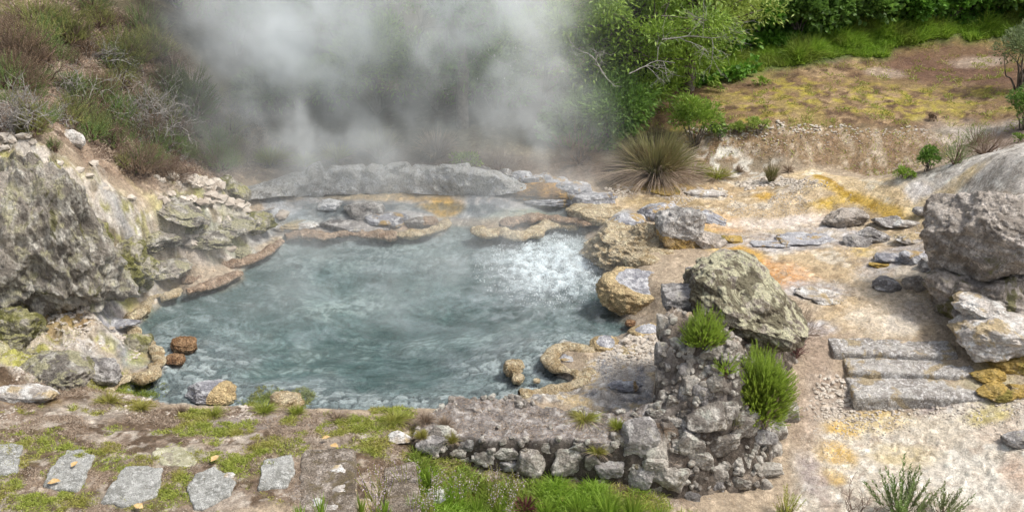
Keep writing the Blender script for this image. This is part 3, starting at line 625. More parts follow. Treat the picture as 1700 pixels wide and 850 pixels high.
rock('rock', 95, 620, 120, .8, .5, M_cliff, 'rounded grey rock above the grassy bank at lower left', seed=9, sub=6, rough=.12)
rock('rock', 165, 615, 90, .7, .5, M_grey, 'purplish grey rock beside the crust loop at lower left', seed=10, sub=5)
rock('rock', 40, 655, 130, .4, .28, M_pale, 'pale flat rock with a white rim at the far lower left', seed=11, sub=5, rot=(0, .12, -.2))
rock('rock', 232, 570, 62, .9, .65, M_mossy, 'small green mossy rock inside the crust loop on the left shore', seed=12, sub=5)
rock('rock', 190, 537, 90, .5, .22, M_bluegrey, 'flat blue grey rock behind the crusted left shore', seed=13, sub=5, sink=.45)
rock('rock', 385, 320, 60, .8, 1.0, M_mossy, 'upright yellowish rock at the left end of the pale back wall', seed=15, sub=5, rough=.15)
rock('rock', 120, 232, 46, .8, .7, M_pale, 'small pale rock between heather clumps above the craggy outcrop', seed=16, sub=4)
for k, (a, b_, w_, d_, h_, mt, lb) in enumerate([(258, 398, 90, .8, .35, M_cliff, 'grey rock in the middle of the left shore under the low hump'), (272, 442, 90, .8, .3, M_cliff, 'pinkish rock just behind the stubby crust knob'), (218, 470, 60, .8, .4, M_mossy, 'small mossy rock at the foot of the yellow green one'), (135, 500, 80, .8, .35, M_cliff, 'pale rock at the foot of the craggy outcrop'),
        (120, 572, 70, .8, .4, M_pale, 'whitish rock left of the crust loop'), (70, 520, 60, .8, .5, M_mossy, 'green tinged rock against the base of the craggy outcrop'), (372, 372, 90, .7, .3, M_cliff, 'broken grey rock between the low hump and the pool\'s back corner'), (318, 374, 70, .8, .35, M_mossy, 'yellowish rock on the slope above the pinkish grey one'),
        (165, 478, 50, .8, .4, M_pale, 'pale lump above the blue grey rock'), (395, 418, 60, .7, .25, M_cliff, 'flat rock right behind the long pinkish crust roll'), (60, 590, 60, .8, .5, M_cliff, 'grey rock between the moss clad rock and the rounded grey one')]):
    rock('rock', a, b_, w_, d_, h_, mt, lb, seed=160 + k, sub=5, rough=.16, ridge=.1, sink=.6, dent=flare)
# ------------------------------------------------------------------ crust rolls along the shore
def roll(label, px, rad, mat, seed=0, z=.035, flat=.42, group='mineral crust along the shore', name='mineral_crust'):
    z = z + .03
    L = smooth_line([at_z(a, b_, z) for a, b_ in px], 14); n = len(L)
    seg = np.linalg.norm(np.diff(L, axis=0), axis=1); s = np.concatenate([[0], np.cumsum(seg)])
    m = max(int(s[-1] / .012), 20); si = np.linspace(0, s[-1], m); L = np.stack([np.interp(si, s, L[:, k]) for k in range(3)], 1)
    T = np.gradient(L, axis=0); T /= np.linalg.norm(T, axis=1)[:, None]; Nn = np.stack([-T[:, 1], T[:, 0], 0 * T[:, 0]], 1)
    A = np.linspace(0, 2 * pi, 28, endpoint=False)
    r = rad * .85 * (1 + .7 * perlin(p3(si * 4, 0 * si, seed), seed)) * np.sqrt(np.clip(np.minimum(si, s[-1] - si) / (rad * 1.2), .02, 1))
    V = L[:, None] + Nn[:, None] * (np.cos(A)[None, :, None] * r[:, None, None]) + np.array([0, 0, 1]) * (np.sin(A)[None, :, None] * r[:, None, None] * flat)
    D = V - L[:, None]; D /= np.maximum(np.linalg.norm(D, axis=2), 1e-6)[..., None]; V = V.reshape(-1, 3); D = D.reshape(-1, 3)
    f1, _, _ = worley(V * 22, seed); g1, _, _ = worley(V * 60, seed + 1)
    V = V + D * ((.018 * np.sqrt(np.clip(1 - f1 ** 2, 0, 1)) + .006 * np.sqrt(np.clip(1 - g1 ** 2, 0, 1)) + .030 * fbm(V * 7, 4, seed)) * np.minimum(1, rad / .05))[:, None]
    i = np.arange(m)[:, None] * 28; j = np.arange(28)
    F = np.stack([(i + j)[:-1], (i + (j + 1) % 28)[:-1], (i + (j + 1) % 28)[1:], (i + j)[1:]], -1).reshape(-1, 4)[:, ::-1]
    o = mk(name, V, F, mat, origin=(L[:, 0].mean(), L[:, 1].mean(), 0), attrs={'crust': np.ones(len(V))})
    return tag(o, label, 'mineral crust', group)
roll('tan crust roll curving from the back left corner of the pool down its left shore', [(466,398),(458,408),(440,420),(415,432),(395,438),(365,442),(350,452),(330,460),(300,468)], .055, M_tanpink, 1)
roll('short pinkish crust roll reaching into the water below the long left one', [(402,452),(385,460),(360,468),(335,478),(310,484)], .055, M_tanpink, 2)
roll('stubby crust knob where the two left rolls meet', [(300,480),(282,492),(266,496)], .05, M_tan, 3)
roll('golden crust roll bending past the blue grey rock', [(268,488),(250,496),(238,512),(225,525),(205,533),(180,540)], .05, M_tan, 4)
roll('golden crust arc around the small green mossy rock', [(215,545),(230,560),(248,572),(262,590),(262,604),(250,606),(258,618),(240,628),(222,624),(206,630),(190,640),(176,652)], .045, M_tan, 5)
roll('long pale pink crust ledge along the back edge of the pool', [(474,394),(500,389),(540,392),(580,387),(620,390),(660,392)], .06, M_tanpink, 6)
roll('golden crust ledge beside the dark notch in the back edge', [(655,390),(690,388),(720,382),(740,374),(742,366)], .055, M_tan, 7)
roll('ridged golden crust hanging over the back edge left of the boil', [(785,380),(805,388),(830,385),(860,392),(885,386),(905,374),(930,372),(960,376)], .09, M_tan, 8, z=.06)
roll('pink upper crust shelf behind the ridged golden crust', [(830,374),(870,364),(910,362),(950,366),(985,372)], .07, M_tanpink, 9, z=.12)
roll('tan crust ring round a grey stone at the lower right shore', [(968,622),(950,618),(925,610),(912,596),(922,582),(945,576),(968,580),(982,594),(975,606)], .055, M_tan, 10)
roll('tan crust strip trailing left from the lower right shore', [(982,612),(968,628),(950,640),(920,648),(890,652),(862,656)], .05, M_tan, 11)
roll('tan crust spur ending at the white slab', [(930,650),(905,658),(880,668),(862,674)], .035, M_tan, 12)
# crusted islets
ISL = 'crusted knobs standing in the water'
rock('crust_islet', 305, 572, 42, .8, .6, M_redcrust, 'larger reddish crust knob standing in the water at left', 'mineral crust', ISL, seed=21, sub=5, crust=one, knob=.2, cuts=2, at=at_z(305, 573, .02), fine=.05)
rock('crust_islet', 290, 597, 32, .8, .5, M_redcrust, 'smaller reddish crust knob just below the larger one at left', 'mineral crust', ISL, seed=22, sub=5, crust=one, knob=.2, cuts=2, at=at_z(291, 597, .02), fine=.05)
rock('crust_islet', 854, 611, 34, 1.1, .6, M_tan, 'tan crust knob in the shallows at lower right of the pool', 'mineral crust', ISL, seed=23, sub=5, crust=one, knob=.25, cuts=3, at=at_z(853, 611, .03), fine=.05)
rock('crust_islet', 861, 630, 22, 1.1, .6, M_tan, 'small tan crust knob touching the lower edge of the bigger shallows knob', 'mineral crust', ISL, seed=24, sub=4, crust=one, knob=.25, cuts=2, at=at_z(860, 629, .01))
rock('crust_islet', 891, 632, 12, 1, .5, M_tan, 'tiny tan crust knob alone in the shallows', 'mineral crust', ISL, seed=25, sub=4, crust=one, knob=.2, cuts=2, at=at_z(891, 632, .01))
rock('crust_islet', 1047, 537, 18, 1, .5, M_redcrust, 'tiny reddish knob below the crust framed slab rock', 'mineral crust', ISL, seed=26, sub=4, crust=one, knob=.2, cuts=2, at=at_z(1047, 537, .02))
rim = lambda U, V: ss(.15, .5, U[:, 0] * .9 - U[:, 1] * .2 + .1)
rock('rock', 350, 652, 96, .62, .42, M_tangrey, 'grey rock with a tan crust edge breaking the water at lower left', seed=27, sub=6, crust=rim, at=at_z(350, 655, .02), block=.2, cuts=5, fine=.03)
rock('rock', 472, 664, 62, .7, .5, M_tan, 'pinkish tan rock peeping over the grassy bank', seed=28, sub=5, crust=one, at=at_z(472, 668, .05), cuts=5)
# ------------------------------------------------------------------ rocks round the boiling corner
rock('crust_mound', 1035, 408, 150, .8, .42, M_tan, 'broad tan crust mound at the right of the boiling water', 'mineral crust', seed=31, sub=6, crust=one, knob=.10, cuts=7, rough=.2, ridge=.14, at=at_z(1032, 415, .12), rot=(0, 0, -.5))
rock('crust_mound', 1075, 390, 80, .8, .85, M_tan, 'yellow crust dome leaning on the dark grey boulder', 'mineral crust', seed=32, sub=6, crust=one, knob=.1, cuts=6, ridge=.14, at=at_z(1085, 402, .2))
rock('crust_mound', 1090, 430, 90, .9, .6, M_tan, 'lumpy tan crust between the mound and the slab rock', 'mineral crust', seed=33, sub=6, crust=one, knob=.14, cuts=4, at=at_z(1085, 434, .12))
rock('crust_mound', 985, 372, 120, .6, .3, M_tan, 'smooth pale tan crust sheet in the steam behind the boil', 'mineral crust', seed=34, sub=5, crust=one, cuts=4, at=at_z(1000, 358, .17))
rock('boulder', 1130, 380, 88, .9, .95, M_tanlichen, 'grey boulder with a rusty lower face at the right corner of the pool', 'boulder', seed=35, sub=6, crust=lambda U, V: ss(.1, .6, -U[:, 2] + .35 - .2 * U[:, 0]), at=at_z(1130, 385, .38), cuts=8, rough=.14)
rock('rock', 1177, 402, 72, .8, .5, M_brown, 'dark brown grey rock tucked behind the rusty faced boulder', seed=36, sub=5, rot=(0, .3, .3), at=at_z(1175, 403, .25))
rock('rock', 1090, 352, 80, .8, .4, M_bluegrey, 'flat grey rock behind the rusty faced boulder', seed=37, sub=5)
rock('rock', 1045, 372, 70, .8, .4, M_bluegrey, 'smooth blue grey rock half in steam behind the tan mound', seed=38, sub=5)
rock('rock', 1175, 362, 90, .4, .22, M_bluegrey, 'slanting dark slab reaching right from the rusty faced boulder', seed=39, sub=5, rot=(0, .1, -.5))
rock('slab_rock', 1045, 482, 118, .8, .62, M_tangrey, 'grey slab rock framed by golden crust at the right rim of the pool', 'rock', seed=40, sub=6, crust=lambda U, V: 1 - ss(.25, .42, U[:, 2] * .55 + U[:, 0] * .35 - np.abs(U[:, 1]) * .2), at=at_z(1047, 486, .14), knob=.05, cuts=6, block=.3, rot=(.1, 0, .1))
rock('crust_mound', 1070, 436, 70, .6, .5, M_tan, 'narrow crust lip on top of the crust framed slab rock', 'mineral crust', seed=41, sub=5, crust=one, knob=.12, cuts=3, at=at_z(1062, 437, .22), rot=(0, 0, -.5))
capd = lambda U, V: 1 - ss(.7, .85, U[:, 2])
rock('rock', 1008, 574, 58, 1.0, .5, M_tangrey, 'round crusted rock with a grey top at the lower right shore', seed=42, sub=5, crust=capd, at=at_z(1008, 577, .06), knob=.08, cuts=3)
rock('rock', 1072, 552, 60, .9, .5, M_tangrey, 'crusted rock under the stone pier at the right shore', seed=43, sub=5, crust=capd, at=at_z(1072, 556, .08), knob=.08, cuts=3)
rock('rock', 1045, 582, 60, .9, .4, M_tan, 'low crust lump between two round crusted rocks', seed=44, sub=5, crust=one, at=at_z(1042, 586, .06), knob=.12, cuts=3)
rock('rock', 950, 597, 46, .9, .28, M_bluegrey, 'grey stone enclosed by the tan crust ring', seed=45, sub=5, at=at_z(950, 598, .03), cuts=4)
rock('rock', 1010, 612, 70, .6, .3, M_tan, 'flat tan crust patch beside the crust ring', seed=46, sub=5, crust=one, at=at_z(1015, 616, .04), knob=.1, cuts=3)
rock('rock', 1040, 640, 60, .6, .35, M_bluegrey, 'grey stone on the silt below the stone pier', seed=47, sub=5, cuts=6)
# ------------------------------------------------------------------ terrace rocks and the pale wall behind
rock('rock', 549, 342, 46, .8, .5, M_whiter, 'whitish round rock standing in the terrace water', seed=51, sub=5)
rock('rock', 604, 350, 68, .8, .45, M_tanlichen, 'grey green rock right of the whitish one on the terrace', seed=52, sub=5)
rock('rock', 640, 366, 90, .5, .22, M_bluegrey, 'low dark rock in front of the grey green terrace rock', seed=53, sub=5)
rock('rock', 695, 370, 70, .5, .3, M_tanpink, 'pinkish rock heap on the terrace behind the crust ledge', seed=54, sub=5, crust=lambda U, V: ss(0, .5, U[:, 0]))
rock('rock', 590, 376, 120, .4, .18, M_grey, 'long flat pale rock just behind the pink crust ledge', seed=55, sub=5)
rock('rock', 490, 374, 80, .5, .2, M_pale, 'flat pale rock at the left end of the pool\'s back edge', seed=56, sub=5)
rock('rock', 920, 334, 110, .35, .12, M_bluegrey, 'thin broken crust plate on the terrace below the rusty hollow', seed=57, sub=5, ridge=.15)
rock('rock', 905, 322, 110, .5, .32, mat_rock('rusty_hollow_shade', (.07, .05, .03), (.22, .13, .05), (.42, .24, .06), 6, bump=.02), 'rusty orange stained rock coloured dark for a shaded hollow below the grey boulders', seed=58, sub=5, sink=.4)  # near-black tones stand in for the shade inside an overhanging hollow
def strip_wall(name, px, top, thick, mat, seed, label, cat):
    L = smooth_line([G(a, b_) for a, b_ in px], 12); s = np.concatenate([[0], np.cumsum(np.linalg.norm(np.diff(L[:, :2], axis=0), axis=1))])
    m = int(s[-1] / .025); si = np.linspace(0, s[-1], m); L = np.stack([np.interp(si, s, L[:, k]) for k in range(3)], 1)
    T = np.gradient(L, axis=0)[:, :2]; T /= np.linalg.norm(T, axis=1)[:, None]; Nn = np.stack([-T[:, 1], T[:, 0]], 1)
    blk = worley(p3(si * 2.6, 0 * si, seed), seed + 5); hh = top * (1 + .5 * (blk[2] - .5) * ss(.0, .12, blk[1] - blk[0]) - .18 * (1 - ss(0, .10, blk[1] - blk[0]))) * (1 + .2 * fbm(p3(si * 1.8, 0 * si, seed), 3, seed)) * ss(0, 1.3, si) * ss(0, .5, s[-1] - si) + .02
    prof = [(-.02, -.25), (-.01, 0), (.0, .25), (.01, .5), (.03, .75), (.06, .92), (.14, 1.0), (.3, 1.02), (.5, 1.0), (.75, .93), (.95, .7), (1.0, .3), (1.02, -.25)]
    pr = smooth_line(np.array(prof), 3); V = []
    for a, z in pr: V.append(np.concatenate([L[:, :2] + Nn * (a * thick), (L[:, 2] + z * hh)[:, None]], 1))
    V = np.array(V).transpose(1, 0, 2); k = V.shape[1]; V = V.reshape(-1, 3)
    f1, f2, ci = worley(V * np.array([3.2, 3.2, 2.4]), seed)
    bul = .07 * np.sqrt(np.clip(1 - f1 ** 2, 0, 1)) + .05 * (fbm(V * 3.5, 5, seed, ridged=True) - .5) + .012 * fbm(V * 14, 3, seed + 1)
    dirn = np.stack([np.repeat(-Nn[:, 0], k), np.repeat(-Nn[:, 1], k), np.full(len(V), .6)], 1); V = V + dirn * bul[:, None]
    i = np.arange(m)[:, None] * k; j = np.arange(k - 1)
    F = np.stack([(i + j)[:-1], (i + j + 1)[:-1], (i + j + 1)[1:], (i + j)[1:]], -1).reshape(-1, 4)
    return tag(mk(name, V, F[:, ::-1], mat, origin=(L[:, 0].mean(), L[:, 1].mean(), L[:, 2].mean()), attrs={'crust': np.zeros(len(V))}), label, cat)
strip_wall('stone_wall', [(392,338),(440,330),(500,322),(560,318),(640,316),(720,317),(790,320),(850,320),(880,316)], .22, .30, M_white, 61, 'long pale weathered stone wall curving behind the terrace in steam', 'stone wall')
BK = [(799,291,34,.8,.7),(838,292,30,.8,.7),(865,296,34,.8,.6),(893,300,46,.6,.5),(925,306,44,.7,.5),(950,318,60,.8,.4),(985,330,70,.6,.35)]
BL = ['smallest grey boulder at the right end of the pale wall', 'second grey boulder from the end of the pale wall', 'grey boulder above the left of the rusty hollow', 'long grey boulder right above the rusty hollow', 'wedge shaped grey boulder in steam right of the rusty hollow', 'smooth grey boulder sloping towards the boiling corner', 'broad flat grey boulder nearest the tan crust sheet']
for k, (a, b_, w_, d_, h_) in enumerate(BK): rock('boulder', a, b_, w_ * 1.15, d_, h_, M_bluegrey if k > 1 else M_grey, BL[k], 'boulder', 'grey boulders edging the back of the terrace', seed=62 + k, sub=5, sink=.2)
# ------------------------------------------------------------------ right side: big boulder, its pedestal and neighbours
def dent_hole(v, U):
    d = np.linalg.norm(U - np.array([.25, -.35, .9]) / 1.0, axis=1); return v - U * (.35 * np.exp(-(d / .28) ** 2))[:, None]
rock('boulder', 1668, 392, 262, .85, .74, M_brown, 'biggest boulder, wrinkled and brown grey, resting on mossy rock at right', 'boulder', seed=81, sub=7, at=at_z(1668, 395, .98), rough=.09, ridge=.05, fine=.012, freq=1.8, cuts=10, block=.3)
rock('rock', 1655, 505, 250, .7, .5, mat_rock('pedestal_rock', (.15, .13, .11), (.31, .27, .23), (.45, .4, .36), 5, bump=.03, moss=((.26, .25, .08), .5), stretch=(1, 1, .6)), 'rough mossy rock pedestal carrying the biggest boulder', seed=82, sub=6, at=at_z(1655, 508, .42), rough=.14, ridge=.1)
rock('boulder', 1630, 511, 100, .8, .5, M_pale, 'pale boulder with a hollow in its top below the biggest boulder', 'boulder', seed=83, sub=6, dent=dent_hole, at=at_z(1632, 512, .55))
rock('boulder', 1645, 560, 170, .8, .48, M_pale, 'large smooth pale boulder right of the steps', 'boulder', seed=84, sub=6, at=at_z(1652, 563, .38), block=.2, ridge=.03)
rock('rock', 1690, 605, 110, .8, .5, M_ochre, 'ochre stained rock at the right edge below the smooth pale boulder', seed=85, sub=6, at=at_z(1692, 607, .2))
rock('rock', 1640, 622, 60, .7, .4, M_ochre, 'low ochre stone beside the middle step', seed=86, sub=5)
rock('rock', 1655, 650, 70, .7, .4, M_ochre, 'greenish ochre stone at the right end of the lowest step', seed=87, sub=5)
rock('rock', 1690, 648, 50, .8, .5, M_ochre, 'yellowish stone at the right edge beside the lowest step', seed=88, sub=5)
rock('rock', 1690, 730, 60, .8, .5, M_grey, 'grey stone at the right edge of the pale path', seed=89, sub=5)
rock('rock', 1472, 473, 48, .8, .6, M_grey, 'round grey stone on the path left of the biggest boulder', seed=90, sub=5)
rock('rock', 1518, 472, 40, .9, .8, M_brown, 'brown stone leaning on the mossy pedestal', seed=91, sub=5)
STR = [(1402,364,84,.7,.4,M_brown,'dark flat topped rock on the orange stream flat'),(1450,393,70,.7,.4,M_grey,'pale grey rock below the dark flat topped one'),(1425,403,54,.8,.4,M_grey,'rounded rock at the lower left of the stream rock pile'),(1515,396,74,.6,.28,M_pale,'light slab rock reaching towards the biggest boulder'),
 (1480,370,70,.6,.3,M_grey,'grey rock in the middle of the stream rock pile'),(1508,372,50,.6,.3,M_pale,'thin pale rock at the back of the stream rock pile'),(1520,428,54,.7,.4,M_bluegrey,'blue grey rock under the light slab rock'),(1480,430,60,.7,.22,M_bluegrey,'flat blue grey rock set in the path'),(1460,440,36,.7,.25,M_ochre,'small ochre rock beside the flat blue grey one'),
 (1540,350,50,.6,.3,M_grey,'half buried rock left of the biggest boulder top'),(1330,398,110,.5,.12,M_bluegrey,'wide flat lilac grey rock sheet beside the orange pool'),(1280,405,70,.5,.12,M_bluegrey,'narrow flat grey rock sheet left of the wide lilac one'),(1360,487,84,.5,.16,M_pale,'flat pale rock plate in the gravel above the steps'),(1372,500,50,.5,.2,M_pale,'smaller pale plate just below the flat pale one'),
 (1213,398,40,.7,.4,M_ochre,'small ochre rock between the rusty faced boulder and the orange pool'),(1105,318,70,.5,.2,M_ochre,'low broken rock at the edge of the dark mud'),(1170,322,80,.4,.15,M_pale,'pale crumbly ridge left of the small tussock'),(1545,440,40,.8,.6,M_grey,'grey stone against the left flank of the biggest boulder')]
for k, (a, b_, w_, d_, h_, mt, lb) in enumerate(STR): rock('rock', a, b_, w_, d_, h_, mt, lb, seed=100 + k, sub=5, cuts=11, block=.45)
# ------------------------------------------------------------------ steps
def rbox(size, n=(40, 12, 8), r=.03, seed=0, amp=.012):
    nx_, ny_, nz_ = n; bm = bmesh.new(); bmesh.ops.create_cube(bm, size=2)
    vs, fs = [], []
    def face(ax, sg, a, b_, na, nb_):
        base = len(vs); u = np.linspace(-1, 1, na + 1); v_ = np.linspace(-1, 1, nb_ + 1)
        for i in range(na + 1):
            for j in range(nb_ + 1):
                p_ = [0, 0, 0]; p_[ax] = sg; p_[a] = u[i]; p_[b_] = v_[j]; vs.append(p_)
        for i in range(na):
            for j in range(nb_):
                q_ = [base + i * (nb_ + 1) + j, base + (i + 1) * (nb_ + 1) + j, base + (i + 1) * (nb_ + 1) + j + 1, base + i * (nb_ + 1) + j + 1]
                fs.append(q_ if sg > 0 else q_[::-1])
    face(2, 1, 0, 1, nx_, ny_); face(2, -1, 0, 1, nx_, ny_); face(0, 1, 1, 2, ny_, nz_); face(0, -1, 1, 2, ny_, nz_); face(1, 1, 2, 0, nz_, nx_); face(1, -1, 2, 0, nz_, nx_)
    bm.free(); V = np.array(vs, float) * np.array(size) / 2; F = np.array(fs)
    key = np.round(V * 1e5).astype(np.int64); _, ii, inv = np.unique(key, axis=0, return_index=True, return_inverse=True); V = V[ii]; F = inv.reshape(-1)[F]
    c = np.clip(V, -np.array(size) / 2 + r, np.array(size) / 2 - r); d = V - c; L = np.linalg.norm(d, axis=1); D = d / np.maximum(L, 1e-9)[:, None]; V = np.where(L[:, None] > 0, c + D * r, V)
    P = V + seed * 5.3; V = V + D * (amp * fbm(P * 7, 4, seed) + amp * .4 * fbm(P * 30, 3, seed))[:, None] + np.stack([0 * P[:, 0], amp * fbm(P * 2.5, 2, seed + 4), amp * .6 * fbm(P * 3, 2, seed + 5)], 1)
    return V, F
SG = 'three rough stone steps of the path'
for k, (x0, x1, yt, yb, z, lb) in enumerate([(1374, 1578, 560, 590, .23, 'uppermost of the three rough stone steps'), (1396, 1606, 588, 622, .175, 'middle one of the three rough stone steps'), (1402, 1624, 620, 662, .12, 'lowest and longest of the three rough stone steps')]):
    a, c_ = at_z(x0, yt + 3, z), at_z(x1, yt + 9, z); fr_ = at_z((x0 + x1) / 2, yb - 7, z); w_ = np.linalg.norm(c_ - a); dp = max((a[1] + c_[1]) / 2 - fr_[1], .17) + .08
    V, F = rbox((w_, dp, .2), (90, 26, 14), .022, 120 + k, .011)
    an = math.atan2(c_[1] - a[1], c_[0] - a[0]); V = V @ rotm(0, 0, an).T; ce = np.array([(a[0] + c_[0]) / 2, (a[1] + c_[1]) / 2 - dp / 2 + .04, z - .1])
    tag(mk('stone_step', V + ce, F, M_step, origin=ce - [0, 0, .1], attrs={'crust': np.zeros(len(V))}), lb, 'step', SG)
# ------------------------------------------------------------------ stepping stones in the grass
def slab(name, pts, thick, mat, label, cat, group=None, seed=0, zoff=.0, z=None, bumpy=.006, parent=None, tilt=None, edge=.02):
    W = np.array([(G(a, b_, lift=thick * .6 + zoff) if z is None else at_z(a, b_, z)) for a, b_ in pts]); c = W.mean(0)
    A = W - c; ang = np.arctan2(A[:, 1], A[:, 0]); o = np.argsort(ang); ring = A[o]
    rr_ = []; n = len(ring); per = 24
    for i in range(n):
        for t_ in np.arange(per) / per: rr_.append(ring[i] * (1 - t_) + ring[(i + 1) % n] * t_)
    ring = np.array(rr_); m = len(ring)
    for _ in range(3): ring = (np.roll(ring, 1, 0) + ring * 2 + np.roll(ring, -1, 0)) / 4
    rad = np.linalg.norm(ring[:, :2], axis=1); pn = fbm(p3(ring[:, 0], ring[:, 1], seed) * 9, 3, seed); ring[:, :2] *= (1 + .10 * pn * (.1 / np.maximum(rad, .1)) * 2)[:, None]
    prof = [(0, 0), (.15, 0), (.3, 0), (.45, 0), (.6, 0), (.72, 0), (.82, 0), (.9, 0), (.95, -.04), (.98, -.15), (1.0, -.35), (1.005, -.6), (1.0, -1.2), (.97, -2.2)]
    V = np.concatenate([np.concatenate([ring[:, :2] * r_, (ring[:, 2] * r_ + h_ * edge * 2)[:, None]], 1) for r_, h_ in prof]); V = V + c
    V[:, 2] += bumpy * fbm(V * 9, 4, seed) + bumpy * .5 * fbm(V * 35, 2, seed)
    k = len(prof); F = []
    for a in range(k - 1):
        i = np.arange(m); F.append(np.stack([a * m + i, (a + 1) * m + i, (a + 1) * m + (i + 1) % m, a * m + (i + 1) % m], 1))
    ob = mk(name, V, np.concatenate(F), mat, parent, origin=(c[0], c[1], c[2] - edge * 2), attrs={'crust': np.zeros(len(V))})
    if label: tag(ob, label, cat, group)
    return ob
SS = 'stepping stones in the grass'
slab('stepping_stone', [(-30,738),(20,732),(38,738),(32,765),(28,782),(-30,792)], .03, M_slab, 'cut off stepping stone at the left edge of the photo', 'stepping stone', SS, 131)
slab('stepping_stone', [(110,745),(135,744),(158,755),(146,785),(128,815),(70,806),(84,775)], .03, M_slab, 'oblong tilted stepping stone between grass and bare earth', 'stepping stone', SS, 132)
slab('stepping_stone', [(210,770),(272,774),(262,822),(200,840),(168,830),(185,800)], .03, M_slab, 'largest stepping stone, broad and cracked at its lower right', 'stepping stone', SS, 133)
slab('stepping_stone', [(355,773),(396,798),(382,818),(335,845),(322,842),(308,812),(325,785)], .03, M_slab, 'five sided stepping stone with a dark chip in its middle', 'stepping stone', SS, 134)
slab('stepping_stone', [(436,762),(484,752),(491,775),(478,806),(428,812),(432,790)], .03, M_slab, 'small upright stepping stone nearest the concrete edge', 'stepping stone', SS, 135)
slab('stepping_stone', [(258,742),(300,740),(330,760),(325,775),(270,770),(255,758)], .012, mat_rock('sunk_stone', (.25, .24, .15), (.36, .34, .24), (.45, .43, .33), 12, bump=.006), 'sunken greenish flat stone behind the largest stepping stone', 'stepping stone', None, 136)
slab('concrete_slab', [(755,670),(850,668),(868,684),(760,690)], .0, M_whiter, 'white flat slab on the rim of the pool at the start of the wall', 'slab', None, 137, z=.37, edge=.03)
slab('concrete_edge', [(500,745),(590,738),(592,900),(490,900)], .03, M_conc, 'worn brown concrete strip ending in a straight edge at bottom centre left', 'concrete strip', None, 138, z=.455, edge=.04)
slab('concrete_edge', [(636,770),(690,762),(706,900),(640,900)], .03, M_conc, 'narrower concrete strip with a straight edge at bottom centre', 'concrete strip', None, 139, z=.35, edge=.05)
for k, (a, b_, w_, lb) in enumerate([(562,783,44,'pale yellow stone at the top of the gap between concrete strips'),(566,820,52,'large cream stone between the two concrete strips'),(548,845,44,'cream stone at the bottom frame edge between the concrete strips'),(600,840,36,'small cream stone beside the narrower concrete strip'),(720,822,50,'whitish stone behind the sprigs at bottom centre'),(663,728,40,'white and ochre stone in the bank near the start of the wall'),(525,835,30,'pale upright stone in the brown concrete strip'),(768,798,26,'small pale stone in the low grass'),(380,790,22,'small grey stone between the two right stepping stones')]):
    rock('stone', a, b_, w_, .8, .5, M_whiter if k in (4,) else M_pale, lb, 'stone', seed=140 + k, sub=5)
# ------------------------------------------------------------------ dry stone wall, rubble corner and pier
FB = [(690,752,.3),(760,776,.15),(860,796,.05),(960,802,.03),(1060,812,-.02),(1130,838,-.08),(1200,856,-.14),(1290,838,-.16)]
FBx = [f[0] for f in FB]; FBy = [at_z(*f)[1] for f in FB]; FBz = [f[2] for f in FB]
foot = [at_z(*f)[:2] for f in FB] + [at_z(*f)[:2] for f in [(1325,775,-.14),(1338,700,-.1),(1345,640,.05),(1362,580,.2),(1350,520,.28),(1280,480,.28),(1170,445,.9),(1096,468,1.0),(1090,540,.95),(1088,612,.68),(1087,676,.42),(1012,690,.34),(920,681,.34),(868,670,.34),(760,667,.34),(700,690,.34),(672,725,.33)]]
foot = np.array(foot)
TOPP = np.array([at_z(*f) for f in [(700,715,.36),(690,745,.34),(760,700,.37),(760,730,.36),(900,690,.37),(860,740,.36),(1000,700,.37),(960,744,.36),(1060,700,.38),(1040,725,.37),(1100,700,.40),(1150,690,.45),(1130,640,.62),(1130,590,.8),(1110,540,.95),(1180,540,1.0),(1250,510,.85),(1330,530,.45),(1200,600,.85),(1260,620,.6),(1310,640,.2),(1230,700,.42),(1290,740,.08),(1200,770,.12),(1120,760,.2),(1060,770,.2),(1160,480,.85),(1250,470,.8),(1330,700,.0)]])
_d = np.sqrt(((TOPP[:, None, :2] - TOPP[None, :, :2]) ** 2).sum(-1) + .01); _m = len(TOPP)
_Mx = np.zeros((_m + 1, _m + 1)); _Mx[:_m, :_m] = _d - .03 * np.eye(_m); _Mx[:_m, _m] = 1; _Mx[_m, :_m] = 1
_w = np.linalg.solve(_Mx, np.append(TOPP[:, 2], 0))
def Htop(x, y):
    r = np.full(x.shape, _w[_m])
    for k in range(_m): r = r + _w[k] * np.sqrt((x - TOPP[k, 0]) ** 2 + (y - TOPP[k, 1]) ** 2 + .01)
    return r
lo, hi = foot.min(0) - .02, foot.max(0) + .02; st = .011
X, Yg = np.meshgrid(np.arange(lo[0], hi[0], st), np.arange(lo[1], hi[1], st), indexing='ij'); sh = X.shape; X, Yg = X.ravel(), Yg.ravel()
qq = p3(X, Yg); dn = sdist(foot, X, Yg, 2.0) + .035 * fbm(qq * 4, 3, 200) + .015 * fbm(qq * 13, 2, 201)
gr = H(X, Yg, False); tp_ = np.maximum(Htop(X, Yg), gr + .03)
